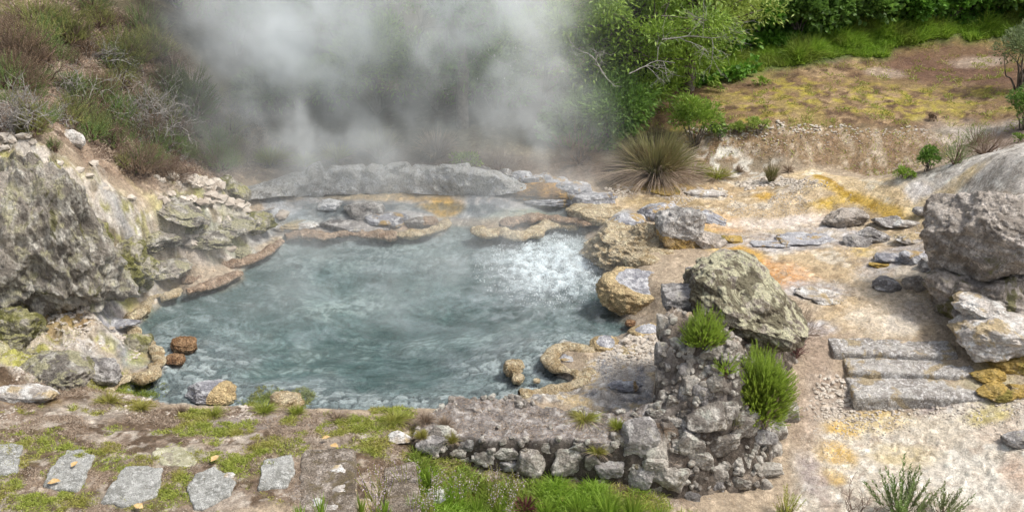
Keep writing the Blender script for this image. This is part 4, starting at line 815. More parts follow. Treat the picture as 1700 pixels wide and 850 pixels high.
# steep faces next to the pool and along the front; gentle flank towards the path
sl = np.clip(.06 + .45 * ss(at_z(1100, 760, .1)[0], at_z(1200, 760, .1)[0], X), .06, .5)
Zc = (gr - .12) + (tp_ - gr + .12) * ss(0, 1, -dn / sl)
qq = p3(X, Yg, 1.0 * Zc); n1 = fbm(qq * 5, 4, 202); n2 = fbm(qq * 16, 3, 203)
f1, f2, ci = worley2(X * 11, Yg * 11, 204)
rubm = ss(at_z(1060, 760, .1)[0], at_z(1130, 760, .1)[0], X)
Zc += (.016 + .02 * rubm) * n1 + (.009 + .006 * rubm) * n2 + .03 * rubm * np.where(ci > .4, np.sqrt(np.clip(1 - (f1 / .6) ** 2, 0, 1)), 0)
i = np.arange(len(X)).reshape(sh); kp = (dn < .02).reshape(sh); fk = (kp[:-1, :-1] & kp[1:, 1:] & kp[1:, :-1] & kp[:-1, 1:]).ravel()
F = np.stack([i[:-1, :-1], i[1:, :-1], i[1:, 1:], i[:-1, 1:]], -1).reshape(-1, 4)[fk]
us_ = np.unique(F); rem = np.full(len(X), -1); rem[us_] = np.arange(len(us_)); F = rem[F]
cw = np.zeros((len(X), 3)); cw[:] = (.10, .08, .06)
def cm(m, c):
    global cw
    m = np.clip(m, 0, 1)[:, None]; cw = cw * (1 - m) + np.array(c) * m
capm = 1 - rubm
flat_ = ss(.6, 1.0, -dn / sl); cm(capm * flat_, (.24, .215, .195)); cm(capm * flat_ * ss(-.4, .3, n1), (.34, .31, .29)); cm(capm * flat_ * ss(.2, .5, n2), (.46, .43, .40)); cm(capm * flat_ * ss(.15, .5, -n2) * .6, (.13, .11, .1))
cm(rubm * ss(-.2, .4, n1), (.29, .24, .19)); cm(rubm * ss(.3, .7, n2) * .7, (.4, .35, .3)); cm(rubm * (ci > .62) * ss(.35, .2, f1), (.42, .38, .33))
cm(rubm * ss(.1, .4, fbm(qq * 3, 3, 206)) * .7, (.14, .1, .07))
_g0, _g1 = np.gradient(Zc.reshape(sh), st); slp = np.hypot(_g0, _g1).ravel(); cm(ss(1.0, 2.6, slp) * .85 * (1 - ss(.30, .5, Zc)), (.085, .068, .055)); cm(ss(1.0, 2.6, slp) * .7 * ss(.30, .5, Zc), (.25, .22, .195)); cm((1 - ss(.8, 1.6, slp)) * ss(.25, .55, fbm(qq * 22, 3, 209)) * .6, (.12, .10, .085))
WALL = empty('dry_stone_wall', (foot[:, 0].mean(), foot[:, 1].mean(), -.1), 'dry stone retaining wall with an earthy cap rising to a rubble corner and pier', 'stone wall')
wob = ss(.03, .2, -dn); Xo = X + .035 * fbm(qq * 6 + 5, 3, 207) * wob; Yo = Yg + .045 * fbm(qq * 6 + 9, 3, 208) * wob
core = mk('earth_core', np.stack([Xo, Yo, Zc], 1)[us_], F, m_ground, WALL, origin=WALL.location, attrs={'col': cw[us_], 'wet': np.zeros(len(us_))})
_tri = None
from mathutils.bvhtree import BVHTree
_V = np.stack([Xo, Yo, Zc], 1)[us_]
bvh = BVHTree.FromPolygons(_V.tolist(), F.tolist())
def on_wall(px, py):
    d = ray(px, py); h = bvh.ray_cast(Vector((0, 0, CAMH)), Vector(d)); 
    return (np.array(h[0]), np.array(h[1])) if h[0] is not None else (G(px, py), np.array([0, 0, 1.]))
def ground_or_wall(px, py):
    g = G(px, py); h, n_ = on_wall(px, py)
    return h if np.linalg.norm(h - [0, 0, CAMH]) < np.linalg.norm(g - [0, 0, CAMH]) + .02 else g
# face stones traced from the photo: x, y, width, height
ST = [(716,744,44,36),(735,728,40,30),(757,752,30,22),(775,770,26,18),(775,742,36,24),(806,760,34,24),(800,778,26,16),(838,752,46,22),(838,774,36,22),(885,772,50,48),(941,768,54,44),(912,745,56,20),(900,796,40,12),(970,746,44,18),(985,770,26,34),(1004,748,40,18),(1010,776,46,34),(1000,800,34,18),(958,798,30,14),(1026,735,26,22),
 (1062,735,62,62),(1030,800,30,16),(1050,775,42,20),(1088,748,40,40),(1066,796,40,36),(1092,775,44,24),(1104,725,40,20),(1112,793,56,40),(1142,790,24,16),(1133,805,28,14),(1142,738,50,44),(1160,765,44,34),(1150,716,34,20),(1130,706,40,24),(1172,700,60,44),(1145,690,28,16),(1165,672,30,20),(1202,738,58,46),(1196,790,38,34),(1224,778,20,26),(1193,816,20,24),(1240,762,22,30),(1230,805,36,20),
 (1268,784,60,26),(1258,732,60,26),(1286,756,30,26),(1270,812,30,24),(1245,830,26,20),(1214,832,22,14),(1290,720,34,40),(1240,700,56,40),(1300,690,50,34),(1165,655,26,26),(1148,648,26,34),(1186,640,26,20),(1170,600,26,22),(1180,618,20,16),(1192,590,50,24),(1212,580,22,16),(1165,625,22,28),(1178,655,18,30),(1150,605,22,22),(1120,670,26,24),(1105,660,20,20),(1135,655,24,30),(1098,690,40,16),(1326,668,44,20),(1338,684,40,26),(1310,660,30,20),(1205,685,40,26),
 (1222,640,30,20),(1090,815,30,18),(1150,828,24,18),(1130,840,30,18),(1175,840,24,16),(1102,545,24,40),(1100,590,22,34),(1100,630,24,30),(1125,575,26,22),(1148,585,22,20),(1138,622,26,26)]
for k, (a, b_, w_, h_) in enumerate(ST):
    p_, n_ = on_wall(a, b_); kk = ppm(p_); W_s, H_s = w_ / kk * 1.28, h_ / kk * 1.42
    rs = np.random.RandomState(k + 300)
    V, F, U = rock_geom((W_s, max(min(W_s, H_s) * .75, .07), H_s), 300 + k, 5 if w_ > 36 else 4, cuts=12, block=.75, rough=.09, ridge=.05, fine=.015, freq=1.3, rot=(rs.uniform(-.15, .1), rs.uniform(-.15, .15), rs.uniform(-.2, .2)))
    if n_[2] > .55: V = V @ rotm(-.5, 0, 0).T
    p2 = p_ - np.array([0, -.028, .0]) 
    mk('stone', V + p2, F, M_wall if k % 4 else M_grey, WALL, origin=p2, attrs={'crust': np.zeros(len(V))})
# slab and boulder crowning the pier
rock('slab_rock', 1130, 493, 74, .9, .45, M_grey, 'blocky grey slab crowning the left end of the stone pier', 'rock', seed=401, sub=5, at=at_z(1130, 494, 1.02), block=.7, cuts=6, rough=.05)
rock('boulder', 1242, 508, 228, .9, .60, M_lich, 'pale yellow lichened boulder on top of the rubble pier', 'boulder', seed=402, sub=7, at=at_z(1240, 506, .92), rough=.13, ridge=.04, cuts=6, block=.0, freq=1.4, rot=(0, .5, 0))
rock('rock', 1110, 468, 36, .8, .6, M_grey, 'small grey rock behind the blocky slab', seed=403, sub=5, at=at_z(1150, 455, 1.0))

CAPI = np.where((slp < .9) & (dn < -.05))[0]

rs = np.random.RandomState(44); cand = np.where((slp > .55) & (Zc > gr + .01) & (Yg < at_z(1090, 560, .8)[1]) & (dn < -.01))[0]; SV, SF, o_ = [], [], 0
for k, j in enumerate(rs.choice(cand, 420)):
    w0 = rs.uniform(.03, .085); V, F_, U = rock_geom((w0, w0 * .8, w0 * rs.uniform(.5, .9)), 700 + k % 40, 3, cuts=10, block=.6, rough=.1, rot=(rs.uniform(-.4, .4), rs.uniform(-.4, .4), rs.uniform(0, 6)))
    SV.append(V + [Xo[j], Yo[j], Zc[j]]); SF.append(F_ + o_); o_ += len(V)
ch = mk('small_stones', np.concatenate(SV), np.concatenate(SF), M_wall, WALL, origin=WALL.location, attrs={'crust': np.zeros(o_)}); ch['kind'] = 'stuff'
# ------------------------------------------------------------------ plant builders
def norm(a): return a / np.maximum(np.linalg.norm(a, axis=-1, keepdims=True), 1e-9)
def inst(TV, TF, pos, d, nrm, sc):             # copies of a small leaf shape joined into one foliage mesh
    y = norm(d); x = norm(np.cross(y, nrm)); z = np.cross(x, y)
    sc = np.asarray(sc); sc = sc[:, None] * np.ones(3) if sc.ndim == 1 else sc
    V = (TV[None, :, 0, None] * x[:, None] * sc[:, None, 0:1] + TV[None, :, 1, None] * y[:, None] * sc[:, None, 1:2] + TV[None, :, 2, None] * z[:, None] * sc[:, None, 2:3]) + pos[:, None]
    k = len(TV); F = (np.arange(len(pos))[:, None, None] * k + TF[None]).reshape(-1, TF.shape[1]); return V.reshape(-1, 3), F
LEAF = (np.array([[0, 0, 0], [-.16, .45, .07], [0, 1, -.08], [.16, .45, .07], [0, .5, 0]], float), np.array([[0, 4, 1], [1, 4, 2], [0, 3, 4], [3, 2, 4]]))
BROAD = (np.array([[0, 0, 0], [-.36, .4, .1], [-.2, .8, .04], [0, 1, -.08], [.2, .8, .04], [.36, .4, .1], [0, .45, 0]], float), np.array([[0, 6, 1], [1, 6, 2], [2, 6, 3], [3, 6, 4], [4, 6, 5], [5, 6, 0]]))
def sprig_t(n=26, seed=0, ln=.16, w_=.03):
    rs = np.random.RandomState(seed); V = [[-.008, 0, 0], [.008, 0, 0], [0, 1, 0]]; F = [[0, 1, 2]]
    for k in range(n):
        t = .12 + .86 * k / n; a = k * 2.4; r = np.array([cos(a), 0, sin(a)]); L = ln * (1.05 - .6 * t) * rs.uniform(.8, 1.2)
        s = np.array([-sin(a), 0, cos(a)]) * w_ * .5; b0 = np.array([0, t, 0]); e = b0 + r * L * .7 + np.array([0, L * .8, 0]); i = len(V)
        V += [b0 - s, b0 + s, e]; F.append([i, i + 1, i + 2])
    return np.array(V, float), np.array(F)
SPRIG = sprig_t(26, 0, .2, .045); SPRIGS = sprig_t(14, 2, .2, .05)
def sph(rs, n):
    return norm(rs.normal(size=(n, 3)))
def strips(base, d, L, wd, droop, segs=4, side=None, rs=None):   # tapering blades, one strip each
    n = len(base); t = np.linspace(0, 1, segs + 1); d = norm(d)
    side = norm(np.cross(d, rs.normal(size=(n, 3)))) if side is None else side
    P = base[:, None] + d[:, None] * (L[:, None, None] * t[None, :, None]); P[:, :, 2] -= (droop * L)[:, None] * t[None] ** 2.2
    hor = norm(np.stack([d[:, 0], d[:, 1], 0 * d[:, 0]], 1)); P += hor[:, None] * ((droop * L * .35)[:, None] * t[None] ** 2)[..., None]
    hw = (wd[:, None] * (1 - t[None] ** 2 * .92))[..., None] * side[:, None]
    V = np.stack([P - hw / 2, P + hw / 2], 2).reshape(-1, 3); m = 2 * (segs + 1)
    f = np.array([[2 * k, 2 * k + 1, 2 * k + 3, 2 * k + 2] for k in range(segs)]); F = (np.arange(n)[:, None, None] * m + f[None]).reshape(-1, 4); return V, F
def tube(paths, radii, sides=5):
    V, F, o = [], [], 0
    for P, r in zip(paths, radii):
        P = np.asarray(P, float); n = len(P); T = norm(np.gradient(P, axis=0)); a = np.array([.3, .2, .93]); X_ = norm(np.cross(T, a)); Y_ = np.cross(T, X_)
        A = np.linspace(0, 2 * pi, sides, endpoint=False); r = np.asarray(r) * np.ones(n)
        V.append((P[:, None] + (X_[:, None] * np.cos(A)[None, :, None] + Y_[:, None] * np.sin(A)[None, :, None]) * r[:, None, None]).reshape(-1, 3))
        i = o + np.arange(n - 1)[:, None] * sides; j = np.arange(sides)
        F.append(np.stack([i + j, i + (j + 1) % sides, i + sides + (j + 1) % sides, i + sides + j], -1).reshape(-1, 4)); o += n * sides
    return np.concatenate(V), np.concatenate(F)
def wander(p0, d, L, n, rs, wob=.25, up=0):
    P = [np.array(p0, float)]; d = norm(np.array(d, float))
    for k in range(n):
        d = norm(d + rs.normal(size=3) * wob + np.array([0, 0, up])); P.append(P[-1] + d * L / n)
    return np.array(P)
def branchy(p0, d, L, r, rs, depth=2, kids=4, wob=.2, up=.05, paths=None, rad=None):
    if paths is None: paths, rad = [], []
    P = wander(p0, d, L, 8, rs, wob, up); paths.append(P); rad.append(np.linspace(r, r * .35, 9))
    if depth:
        for k in range(kids):
            i = rs.randint(2, 8); dd = norm(norm(P[i] - P[i - 1]) + rs.normal(size=3) * .75)
            branchy(P[i], dd, L * rs.uniform(.4, .7), r * .55, rs, depth - 1, kids, wob, up, paths, rad)
    return paths, rad
L_bright = mat_leaf('leaf_bright', (.15, .26, .03), (.30, .42, .07), (.10, .18, .03))
L_mid = mat_leaf('leaf_mid', (.08, .17, .03), (.19, .32, .06), (.06, .12, .025))
L_yel = mat_leaf('leaf_yellow_green', (.22, .31, .05), (.38, .47, .11), (.17, .24, .05))
L_dark = mat_leaf('leaf_dark', (.035, .075, .025), (.09, .15, .05), (.03, .06, .02))
L_pale = mat_leaf('leaf_pale', (.14, .19, .08), (.27, .33, .16), (.12, .17, .07))
L_ivy = mat_leaf('ivy_leaf', (.07, .19, .02), (.19, .38, .05), (.05, .13, .015))
L_heath = mat_leaf('heath_needle', (.13, .23, .015), (.30, .40, .05), (.16, .20, .02), .3)
L_olive = mat_leaf('heather_olive', (.15, .17, .035), (.36, .36, .13), (.10, .11, .03), .25)
L_brown = mat_leaf('heather_brown', (.12, .08, .05), (.24, .17, .11), (.15, .11, .08), .2)
L_soft = mat_leaf('heather_green', (.08, .14, .035), (.19, .27, .08), (.13, .14, .06), .25)
L_grass = mat_leaf('grass_blade', (.19, .24, .035), (.38, .42, .09), (.33, .28, .09), .35)
L_lush = mat_leaf('lush_grass', (.14, .26, .02), (.30, .44, .06), (.20, .24, .05), .35)
L_rush = mat_leaf('rush_blade', (.13, .14, .05), (.25, .24, .10), (.2, .15, .08), .2)
L_dry = mat_leaf('dry_blade', (.22, .15, .10), (.42, .34, .26), (.30, .23, .17), .2)
L_red = mat_leaf('red_leaf', (.14, .04, .05), (.26, .10, .10), (.1, .04, .04), .2)
M_bark = mat_plain('bark', (.10, .08, .065), (.22, .19, .16), 18, bump=.01)
M_twig = mat_plain('grey_twig', (.22, .20, .18), (.44, .42, .39), 30)
M_dtwig = mat_plain('brown_twig', (.12, .075, .055), (.24, .17, .13), 30)
M_flower = mat_leaf('flower', (.36, .28, .33), (.55, .46, .52), None, .3)
M_whitefl = mat_leaf('white_flower', (.7, .7, .6), (.8, .8, .75), None, .3)
def base_of(px, pyb): g = G(px, pyb); return g, ppm(g)
def leafy(name, px, pyb, w_, h_, mat, label, cat='shrub', group=None, seed=0, n=3000, leaf=.075, tmpl=LEAF, clumps=22, dep=.8, at=None, stem=True, stem_mat=None, lowcut=-.35, flowers=0):
    g, k = base_of(px, pyb) if at is None else (np.array(at), ppm(np.array(at)))
    W_, Hh = w_ / k, h_ / k; rs = np.random.RandomState(seed + 1000); rx, ry, rz = W_ / 2, W_ / 2 * dep, Hh / 2; c = g + [0, 0, Hh * .46]
    R3 = np.array([rx, ry, rz]); cd = sph(rs, clumps); cd[:, 2] = np.where(cd[:, 2] < lowcut, -cd[:, 2] * .5, cd[:, 2]); cc = c + cd * R3 * rs.uniform(.45, .88, (clumps, 1))
    cr = rs.uniform(.26, .46, clumps) * min(rx, rz * 1.1); ci_ = rs.randint(0, clumps, n); u = sph(rs, n); u[:, 2] = np.abs(u[:, 2]) * np.where(rs.rand(n) < .8, 1, -1)
    p = cc[ci_] + u * cr[ci_, None] * rs.uniform(.55, 1.12, (n, 1)) ** .7 * [1, 1, .85]
    d = norm(u + norm(p - c) * .5 + rs.normal(size=(n, 3)) * .45 + [0, 0, .15]); nr = norm(u + rs.normal(size=(n, 3)) * .5 + [0, 0, .6])
    V, F = inst(*tmpl, p, d, nr, leaf * rs.uniform(.6, 1.25, n))
    root = empty(name, g, label, cat, group); mk('foliage', V, F, mat, root, origin=g)
    if stem:
        ps, rd = [], []
        for q_ in rs.permutation(clumps)[:min(clumps, 9)]:
            m_ = (g + cc[q_]) / 2 + rs.normal(size=3) * .06 * W_; b0 = g + np.array([rs.uniform(-.04, .04), rs.uniform(-.04, .04), -.05])
            ps.append(smooth_line([b0, b0 + (m_ - b0) * .6 + [0, 0, .05], m_, cc[q_]], 4)); rd.append(np.linspace(.018 * min(1, Hh), .004, len(ps[-1])))
        V, F = tube(ps, rd); mk('stem', V, F, stem_mat or M_bark, root, origin=g)
    if flowers:
        i_ = rs.randint(0, n, flowers); V, F = inst(*BROAD, p[i_] + u[i_] * .03, u[i_], nr[i_], .05 * rs.uniform(.6, 1.2, flowers)); mk('blossom', V, F, M_whitefl, root, origin=g)
    return root
def heath(name, px, pyb, w_, h_, mat, label, cat='heather', group=None, seed=0, n=260, slen=.24, tmpl=SPRIG, at=None, upb=.7, dep=.85, dead=0, wallb=False):
    if at is None: g = ground_or_wall(px, pyb) if wallb else G(px, pyb)
    else: g = np.array(at)
    k = ppm(g); W_, Hh = w_ / k, h_ / k; rs = np.random.RandomState(seed + 2000); u = sph(rs, n); u[:, 2] = np.abs(u[:, 2]) * .95 + .05; u = norm(u)
    blob = 1 + .38 * perlin(u * 2.6 + seed, seed)
    p = g + u * np.array([W_ / 2, W_ / 2 * dep, Hh]) * (rs.uniform(.35, .82, n) * blob)[:, None]
    d = norm(u * [1, 1, .6] + [0, 0, upb] + rs.normal(size=(n, 3)) * .26)
    root = empty(name, g, label, cat, group)
    nd = int(n * dead); L = slen * min(W_, Hh) * rs.uniform(.7, 1.3, n)
    V, F = inst(*tmpl, p[nd:], d[nd:], sph(rs, n - nd), L[nd:]); mk('foliage', V, F, mat, root, origin=g)
    if nd: V, F = inst(*tmpl, g + (p[:nd] - g) * [1.02, 1.02, .62], d[:nd], sph(rs, nd), L[:nd]); mk('dead_foliage', V, F, L_brown, root, origin=g)
    ps = [np.array([g + [rs.uniform(-.02, .02), rs.uniform(-.02, .02), -.03], g + (p[i] - g) * .5 + rs.normal(size=3) * .01, p[i]]) for i in rs.permutation(n)[:26]]
    V, F = tube(ps, [np.array([.008, .005, .003])] * len(ps), 4); mk('stem', V, F, M_dtwig, root, origin=g)
    return root
def tussock(name, px, pyb, w_, h_, mat, label, cat='grass tussock', group=None, seed=0, n=700, wd=.006, at=None, dead=.35, drp=.45, emin=.25):
    g, k = base_of(px, pyb) if at is None else (np.array(at), ppm(np.array(at))); W_, Hh = w_ / k, h_ / k; rs = np.random.RandomState(seed + 3000)
    a = rs.uniform(0, 2 * pi, n); e = rs.uniform(emin, 1.5, n); a = a + .25 * np.sin(a * 3 + seed); d = np.stack([np.cos(a) * np.cos(e) * W_ * .62, np.sin(a) * np.cos(e) * W_ * .5, np.sin(e) * Hh * 1.05], 1); L = np.linalg.norm(d, axis=1) * rs.uniform(.7, 1.1, n)
    b0 = g + np.stack([np.cos(a), np.sin(a), 0 * a], 1) * (rs.uniform(0, .12, n) * W_)[:, None]; order = np.argsort(e + rs.normal(size=n) * .15); nd = int(n * dead)
    root = empty(name, g, label, cat, group); i1, i2 = order[nd:], order[:nd]
    V, F = strips(b0[i1], d[i1], L[i1], np.full(len(i1), wd), rs.uniform(.05, drp, len(i1)), 5, rs=rs); mk('blades', V, F, mat, root, origin=g)
    if nd:
        V, F = strips(b0[i2], d[i2] + [0, 0, .12 * Hh], L[i2], np.full(nd, wd), rs.uniform(.3, .7, nd), 5, rs=rs); mk('dead_blades', V, F, L_dry, root, origin=g)
    return root
def twigs(name, px, pyb, w_, h_, label, cat='dry branches', group=None, seed=0, n=14, r=.006, mat=None, depth=2, up=.0, lean=(0, 0, 1), spread=.8, at=None, kids=4, wallb=False):
    g = (ground_or_wall(px, pyb) if wallb else G(px, pyb)) if at is None else np.array(at); k = ppm(g); W_, Hh = w_ / k, h_ / k; rs = np.random.RandomState(seed + 4000); ps, rd = [], []
    for i in range(n):
        b0 = g + np.array([rs.uniform(-.25, .25) * W_, rs.uniform(-.15, .15) * W_, 0]); d = norm(np.array(lean) + rs.normal(size=3) * spread); d[2] = abs(d[2]) * .8 + .1
        branchy(b0, d, Hh * rs.uniform(.7, 1.2), r * rs.uniform(.6, 1.3), rs, depth, kids, .22, up, ps, rd)
    V, F = tube(ps, rd, 4); o = mk(name, V, F, mat or M_twig, None, origin=g); return tag(o, label, cat, group)
# ------------------------------------------------------------------ behind the pool: trees and bushes half lost in steam
def P_(px, dist, z=None):                      # a spot on the ground at a given distance
    x = at_y(px, 60, dist)[0]; return np.array([x, dist, Hz(x, dist)])
BG = 'bushes seen through the steam'
for k, (px, dist, w_, h_, mt, lb) in enumerate([(215, 14.6, 190, 230, L_dark, 'very dark evergreen bush at the top of the left slope'), (300, 14.2, 200, 260, L_dark, 'dark blue green bush at the left edge of the steam'), (390, 13.8, 200, 240, L_mid, 'dark bush dimmed by steam above the slope\'s foot'),
        (470, 13.6, 190, 240, L_mid, 'bush behind the left steam column'), (560, 14.0, 200, 260, L_bright, 'pale looking bush between the two left steam columns'), (620, 13.0, 170, 170, L_bright, 'green bush showing through the gap right of the left steam column'),
        (680, 14.2, 200, 270, L_bright, 'tall bush behind the thick middle steam'), (840, 14.2, 210, 270, L_bright, 'tall light green bush right of the forked tree in steam'), (820, 12.9, 150, 120, L_mid, 'low bush at the foot of the forked tree'), (900, 13.2, 150, 190, L_bright, 'bright bush fading into the right side of the steam'),
        (720, 13.0, 150, 130, L_soft, 'low greyish bush left of the forked tree'), (940, 14.6, 180, 260, L_bright, 'light green bush joining the steam and the big tree'), (540, 13.0, 150, 110, L_bright, 'low dark bush at the base of the left steam column'), (440, 12.8, 130, 90, L_soft, 'low hazy bush right of the left slope')]):
    leafy('bush', px, 0, w_, h_, mt, lb, 'bush', BG, seed=k, n=4600, leaf=.085, clumps=40, at=P_(px, dist), flowers=60 if k in (4, 6, 7, 8) else 0)
# second row closing the background
for k, px in enumerate([120, 260, 400, 540, 680, 820, 960, 1090]):
    leafy('bush', px, 0, 240, 250, L_dark if k < 4 else L_mid, 'dense bush in the row at the very back behind the steam', 'bush', 'back row of bushes behind the steam', seed=30 + k, n=3600, leaf=.12, clumps=40, at=P_(px, 16.6 + .3 * (k % 2)), stem=False)
def tree(px, dist, crown, mat, label, trunk, seed=0, n=9000, leaf=.075, bare=None, cl=60):
    rs = np.random.RandomState(seed + 5000); g = P_(px, dist); root = empty('tree', g, label, 'tree')
    ps, rd, tips = [], [], []
    P0 = smooth_line([g - [0, 0, .1]] + [g + np.array(t) for t in trunk], 5); ps.append(P0); rd.append(np.linspace(.09, .045, len(P0)))
    V, F = tube(ps, rd, 8); mk('trunk', V, F, M_bark, root, origin=g)
    c = g + np.array(crown[0]); R3 = np.array(crown[1]); cd = sph(rs, cl); cc = c + cd * R3 * rs.uniform(.3, 1, (cl, 1)); ps, rd = [], []
    for q_ in range(cl):
        s = P0[rs.randint(len(P0) // 2, len(P0))]; m_ = (s + cc[q_]) / 2 + rs.normal(size=3) * .12; ps.append(smooth_line([s, m_, cc[q_]], 4)); rd.append(np.linspace(.022, .005, len(ps[-1])))
    V, F = tube(ps, rd, 5); mk('branches', V, F, M_bark, root, origin=g)
    ci_ = rs.randint(0, cl, n); u = sph(rs, n); u[:, 2] = np.abs(u[:, 2]) * np.where(rs.rand(n) < .75, 1, -1); cr = rs.uniform(.16, .36, cl)
    p = cc[ci_] + u * cr[ci_, None] * rs.uniform(.4, 1.1, (n, 1)) * [1.3, 1.3, .7]
    V, F = inst(*LEAF, p, norm(u + rs.normal(size=(n, 3)) * .5), norm(rs.normal(size=(n, 3)) * .6 + [0, 0, 1]), leaf * rs.uniform(.6, 1.25, n)); mk('crown', V, F, mat, root, origin=g)
    for (o_, d_, L_) in bare or []:
        ps, rd = branchy(g + np.array(o_), d_, L_, .009, rs, 3, 4, .16, .0); V, F = tube(ps, rd, 4); mk('bare_branch', V, F, M_twig, root, origin=g)
    return root
tree(1035, 12.7, ((.15, .1, 1.15), (1.25, .9, .95)), L_bright, 'big light green tree with arching bare twigs right of the steam', [(0, 0, .4), (.1, 0, .8), (.05, .1, 1.3)], 1, 22000, bare=[((.4, -.7, 1.2), (1, -.3, .15), .8), ((.0, -.8, .8), (.9, -.1, .4), .6), ((-.3, -.8, .8), (-.4, -.3, .3), .5)])
tree(1150, 13.6, ((.1, 0, 1.15), (.95, .7, .65)), L_yel, 'yellow green tree crown reaching in from the top above the grass', [(0, 0, .5), (.0, 0, .9), (.05, .1, 1.4)], 2, 9000, bare=[((-.3, -.6, .9), (.9, -.2, -.1), .9)])
tree(765, 12.5, ((.0, .0, 1.2), (.75, .5, .7)), L_mid, 'small forked tree with a dark trunk standing in the steam', [(0, 0, .4), (.02, 0, .9), (-.15, 0, 1.4), (-.35, 0, 1.9)], 3, 2600, bare=[((0, 0, .9), (.2, 0, 1), 1.0), ((-.1, 0, 1.2), (-.5, 0, .8), .7), ((0, 0, .7), (.5, -.1, .6), .7)], cl=24)
leafy('bush', 1012, 238, 140, 120, L_mid, 'dense rounded green bush below the big light green tree', 'bush', seed=50, n=7000, leaf=.07, clumps=45)
leafy('bush', 1040, 150, 130, 100, L_dark, 'dark shaded bush right under the big tree\'s crown', 'bush', seed=51, n=4000, leaf=.07, at=P_(1045, 13.0))
leafy('shrub', 1150, 248, 90, 95, L_bright, 'airy bright green shrub behind the rush tussock', 'shrub', seed=52, n=2600, leaf=.06, clumps=26)
tussock('rush_tussock', 1088, 296, 165, 92, L_rush, 'big round rush tussock with drooping brown outer blades', seed=1, n=2600, wd=.009, dead=.45)
tussock('rush_tussock', 1280, 303, 36, 40, L_rush, 'small grey green rush tussock alone on the pale sinter', seed=2, n=320, wd=.007, dead=.15, emin=.8)
tussock('grass_tuft', 1190, 297, 60, 26, L_grass, 'low yellowish grass tuft right of the big rush tussock', 'grass tuft', seed=3, n=420, wd=.008)
tussock('grass_tuft', 1150, 290, 60, 30, L_grass, 'yellowish grass tuft leaning on the big rush tussock', 'grass tuft', seed=4, n=420, wd=.008)
tussock('grass_tuft', 1228, 286, 26, 18, L_dry, 'tiny dry tuft between the grass tuft and the small tussock', 'grass tuft', seed=5, n=120, wd=.007)
tussock('grass_tuft', 1308, 285, 30, 18, L_dry, 'tiny dry tuft just right of the small tussock', 'grass tuft', seed=6, n=120, wd=.007)
for k, (a, b_, w_, h_, lb) in enumerate([(1256, 222, 46, 26, 'rounded green dwarf shrub on the lip of the soil bank'), (1222, 222, 30, 18, 'smaller dwarf shrub left of the rounded green one'), (1196, 228, 40, 26, 'dwarf shrub at the left end of the soil bank lip')]): leafy('dwarf_shrub', a, b_, w_, h_, L_yel if k != 2 else L_mid, lb, 'shrub', seed=60 + k, n=700, leaf=.04, clumps=10)
for k, (a, b_, w_, h_, mt, lb) in enumerate([(630, 262, 90, 60, L_rush, 'tall dry grass behind the pale wall under the left steam column'), (725, 262, 80, 55, L_dry, 'straw coloured grass behind the pale wall at mid picture'), (560, 268, 70, 34, L_grass, 'greenish grass clump on top of the pale wall in steam'), (450, 272, 90, 34, L_grass, 'hazy green clump left of the pale wall'), (505, 275, 80, 26, L_grass, 'low hazy grass on the pale wall\'s left part')]): tussock('tall_grass', a, b_, w_, h_, mt, lb, 'tall grass', seed=20 + k, n=500, wd=.01, emin=.7, dead=.2)
leafy('flowering_plant', 775, 285, 50, 34, L_yel, 'yellow green plant at the end of the pale wall', 'plant', seed=64, n=420, leaf=.05, clumps=9)
heath('heather', 830, 285, 90, 46, L_brown, 'brown heather behind the grey terrace boulders', seed=65, n=420, tmpl=SPRIGS)
heath('heather', 960, 270, 120, 60, L_brown, 'brown heather in steam left of the big rush tussock', seed=66, n=420, tmpl=SPRIGS)
# ------------------------------------------------------------------ top right: leafy bank
HB = 'dense shrubs of the hedge on the far bank'
HL = ['dark shrub', 'leafy shrub']
for k, (a, b_, w_, h_, mt, lb) in enumerate([(1190, 105, 80, 60, L_ivy, 'small rounded shrub low on the grassy bank'), (1130, 92, 150, 110, L_mid, 'dark shrub between the big tree and the grassy bank'), (1235, 72, 130, 90, L_ivy, 'hedge shrub left of the dark rounded pair'), (1325, 70, 110, 85, L_mid, 'left one of the dark rounded pair in the hedge'), (1375, 62, 110, 80, L_mid, 'right one of the dark rounded pair in the hedge'),
        (1440, 50, 120, 75, L_mid, 'round shrub above the middle of the grassy strip'), (1510, 48, 110, 70, L_ivy, 'bright hedge shrub near the far end of the grassy strip'), (1585, 38, 110, 60, L_ivy, 'hedge shrub above the field\'s back corner'), (1660, 26, 120, 50, L_mid, 'hedge shrub at the top right corner'), (1290, 20, 140, 70, L_dark, 'dark leaved shrub at the top edge above the dark pair'),
        (1400, 10, 140, 60, L_ivy, 'light shrub at the top edge right of the dark leaved one'), (1520, 5, 140, 60, L_mid, 'shrub at the top edge above the bright hedge shrub'), (1200, 25, 130, 70, L_ivy, 'shrub at the top edge beside the yellow green tree'), (1760, 30, 140, 70, L_mid, 'shrub just past the right edge on the far bank')]):
    leafy('hedge_shrub', a, b_ - 8, w_, h_, mt, lb, 'shrub', HB, seed=70 + k, n=3400, leaf=.085, tmpl=BROAD, clumps=30)
rs = np.random.RandomState(77)
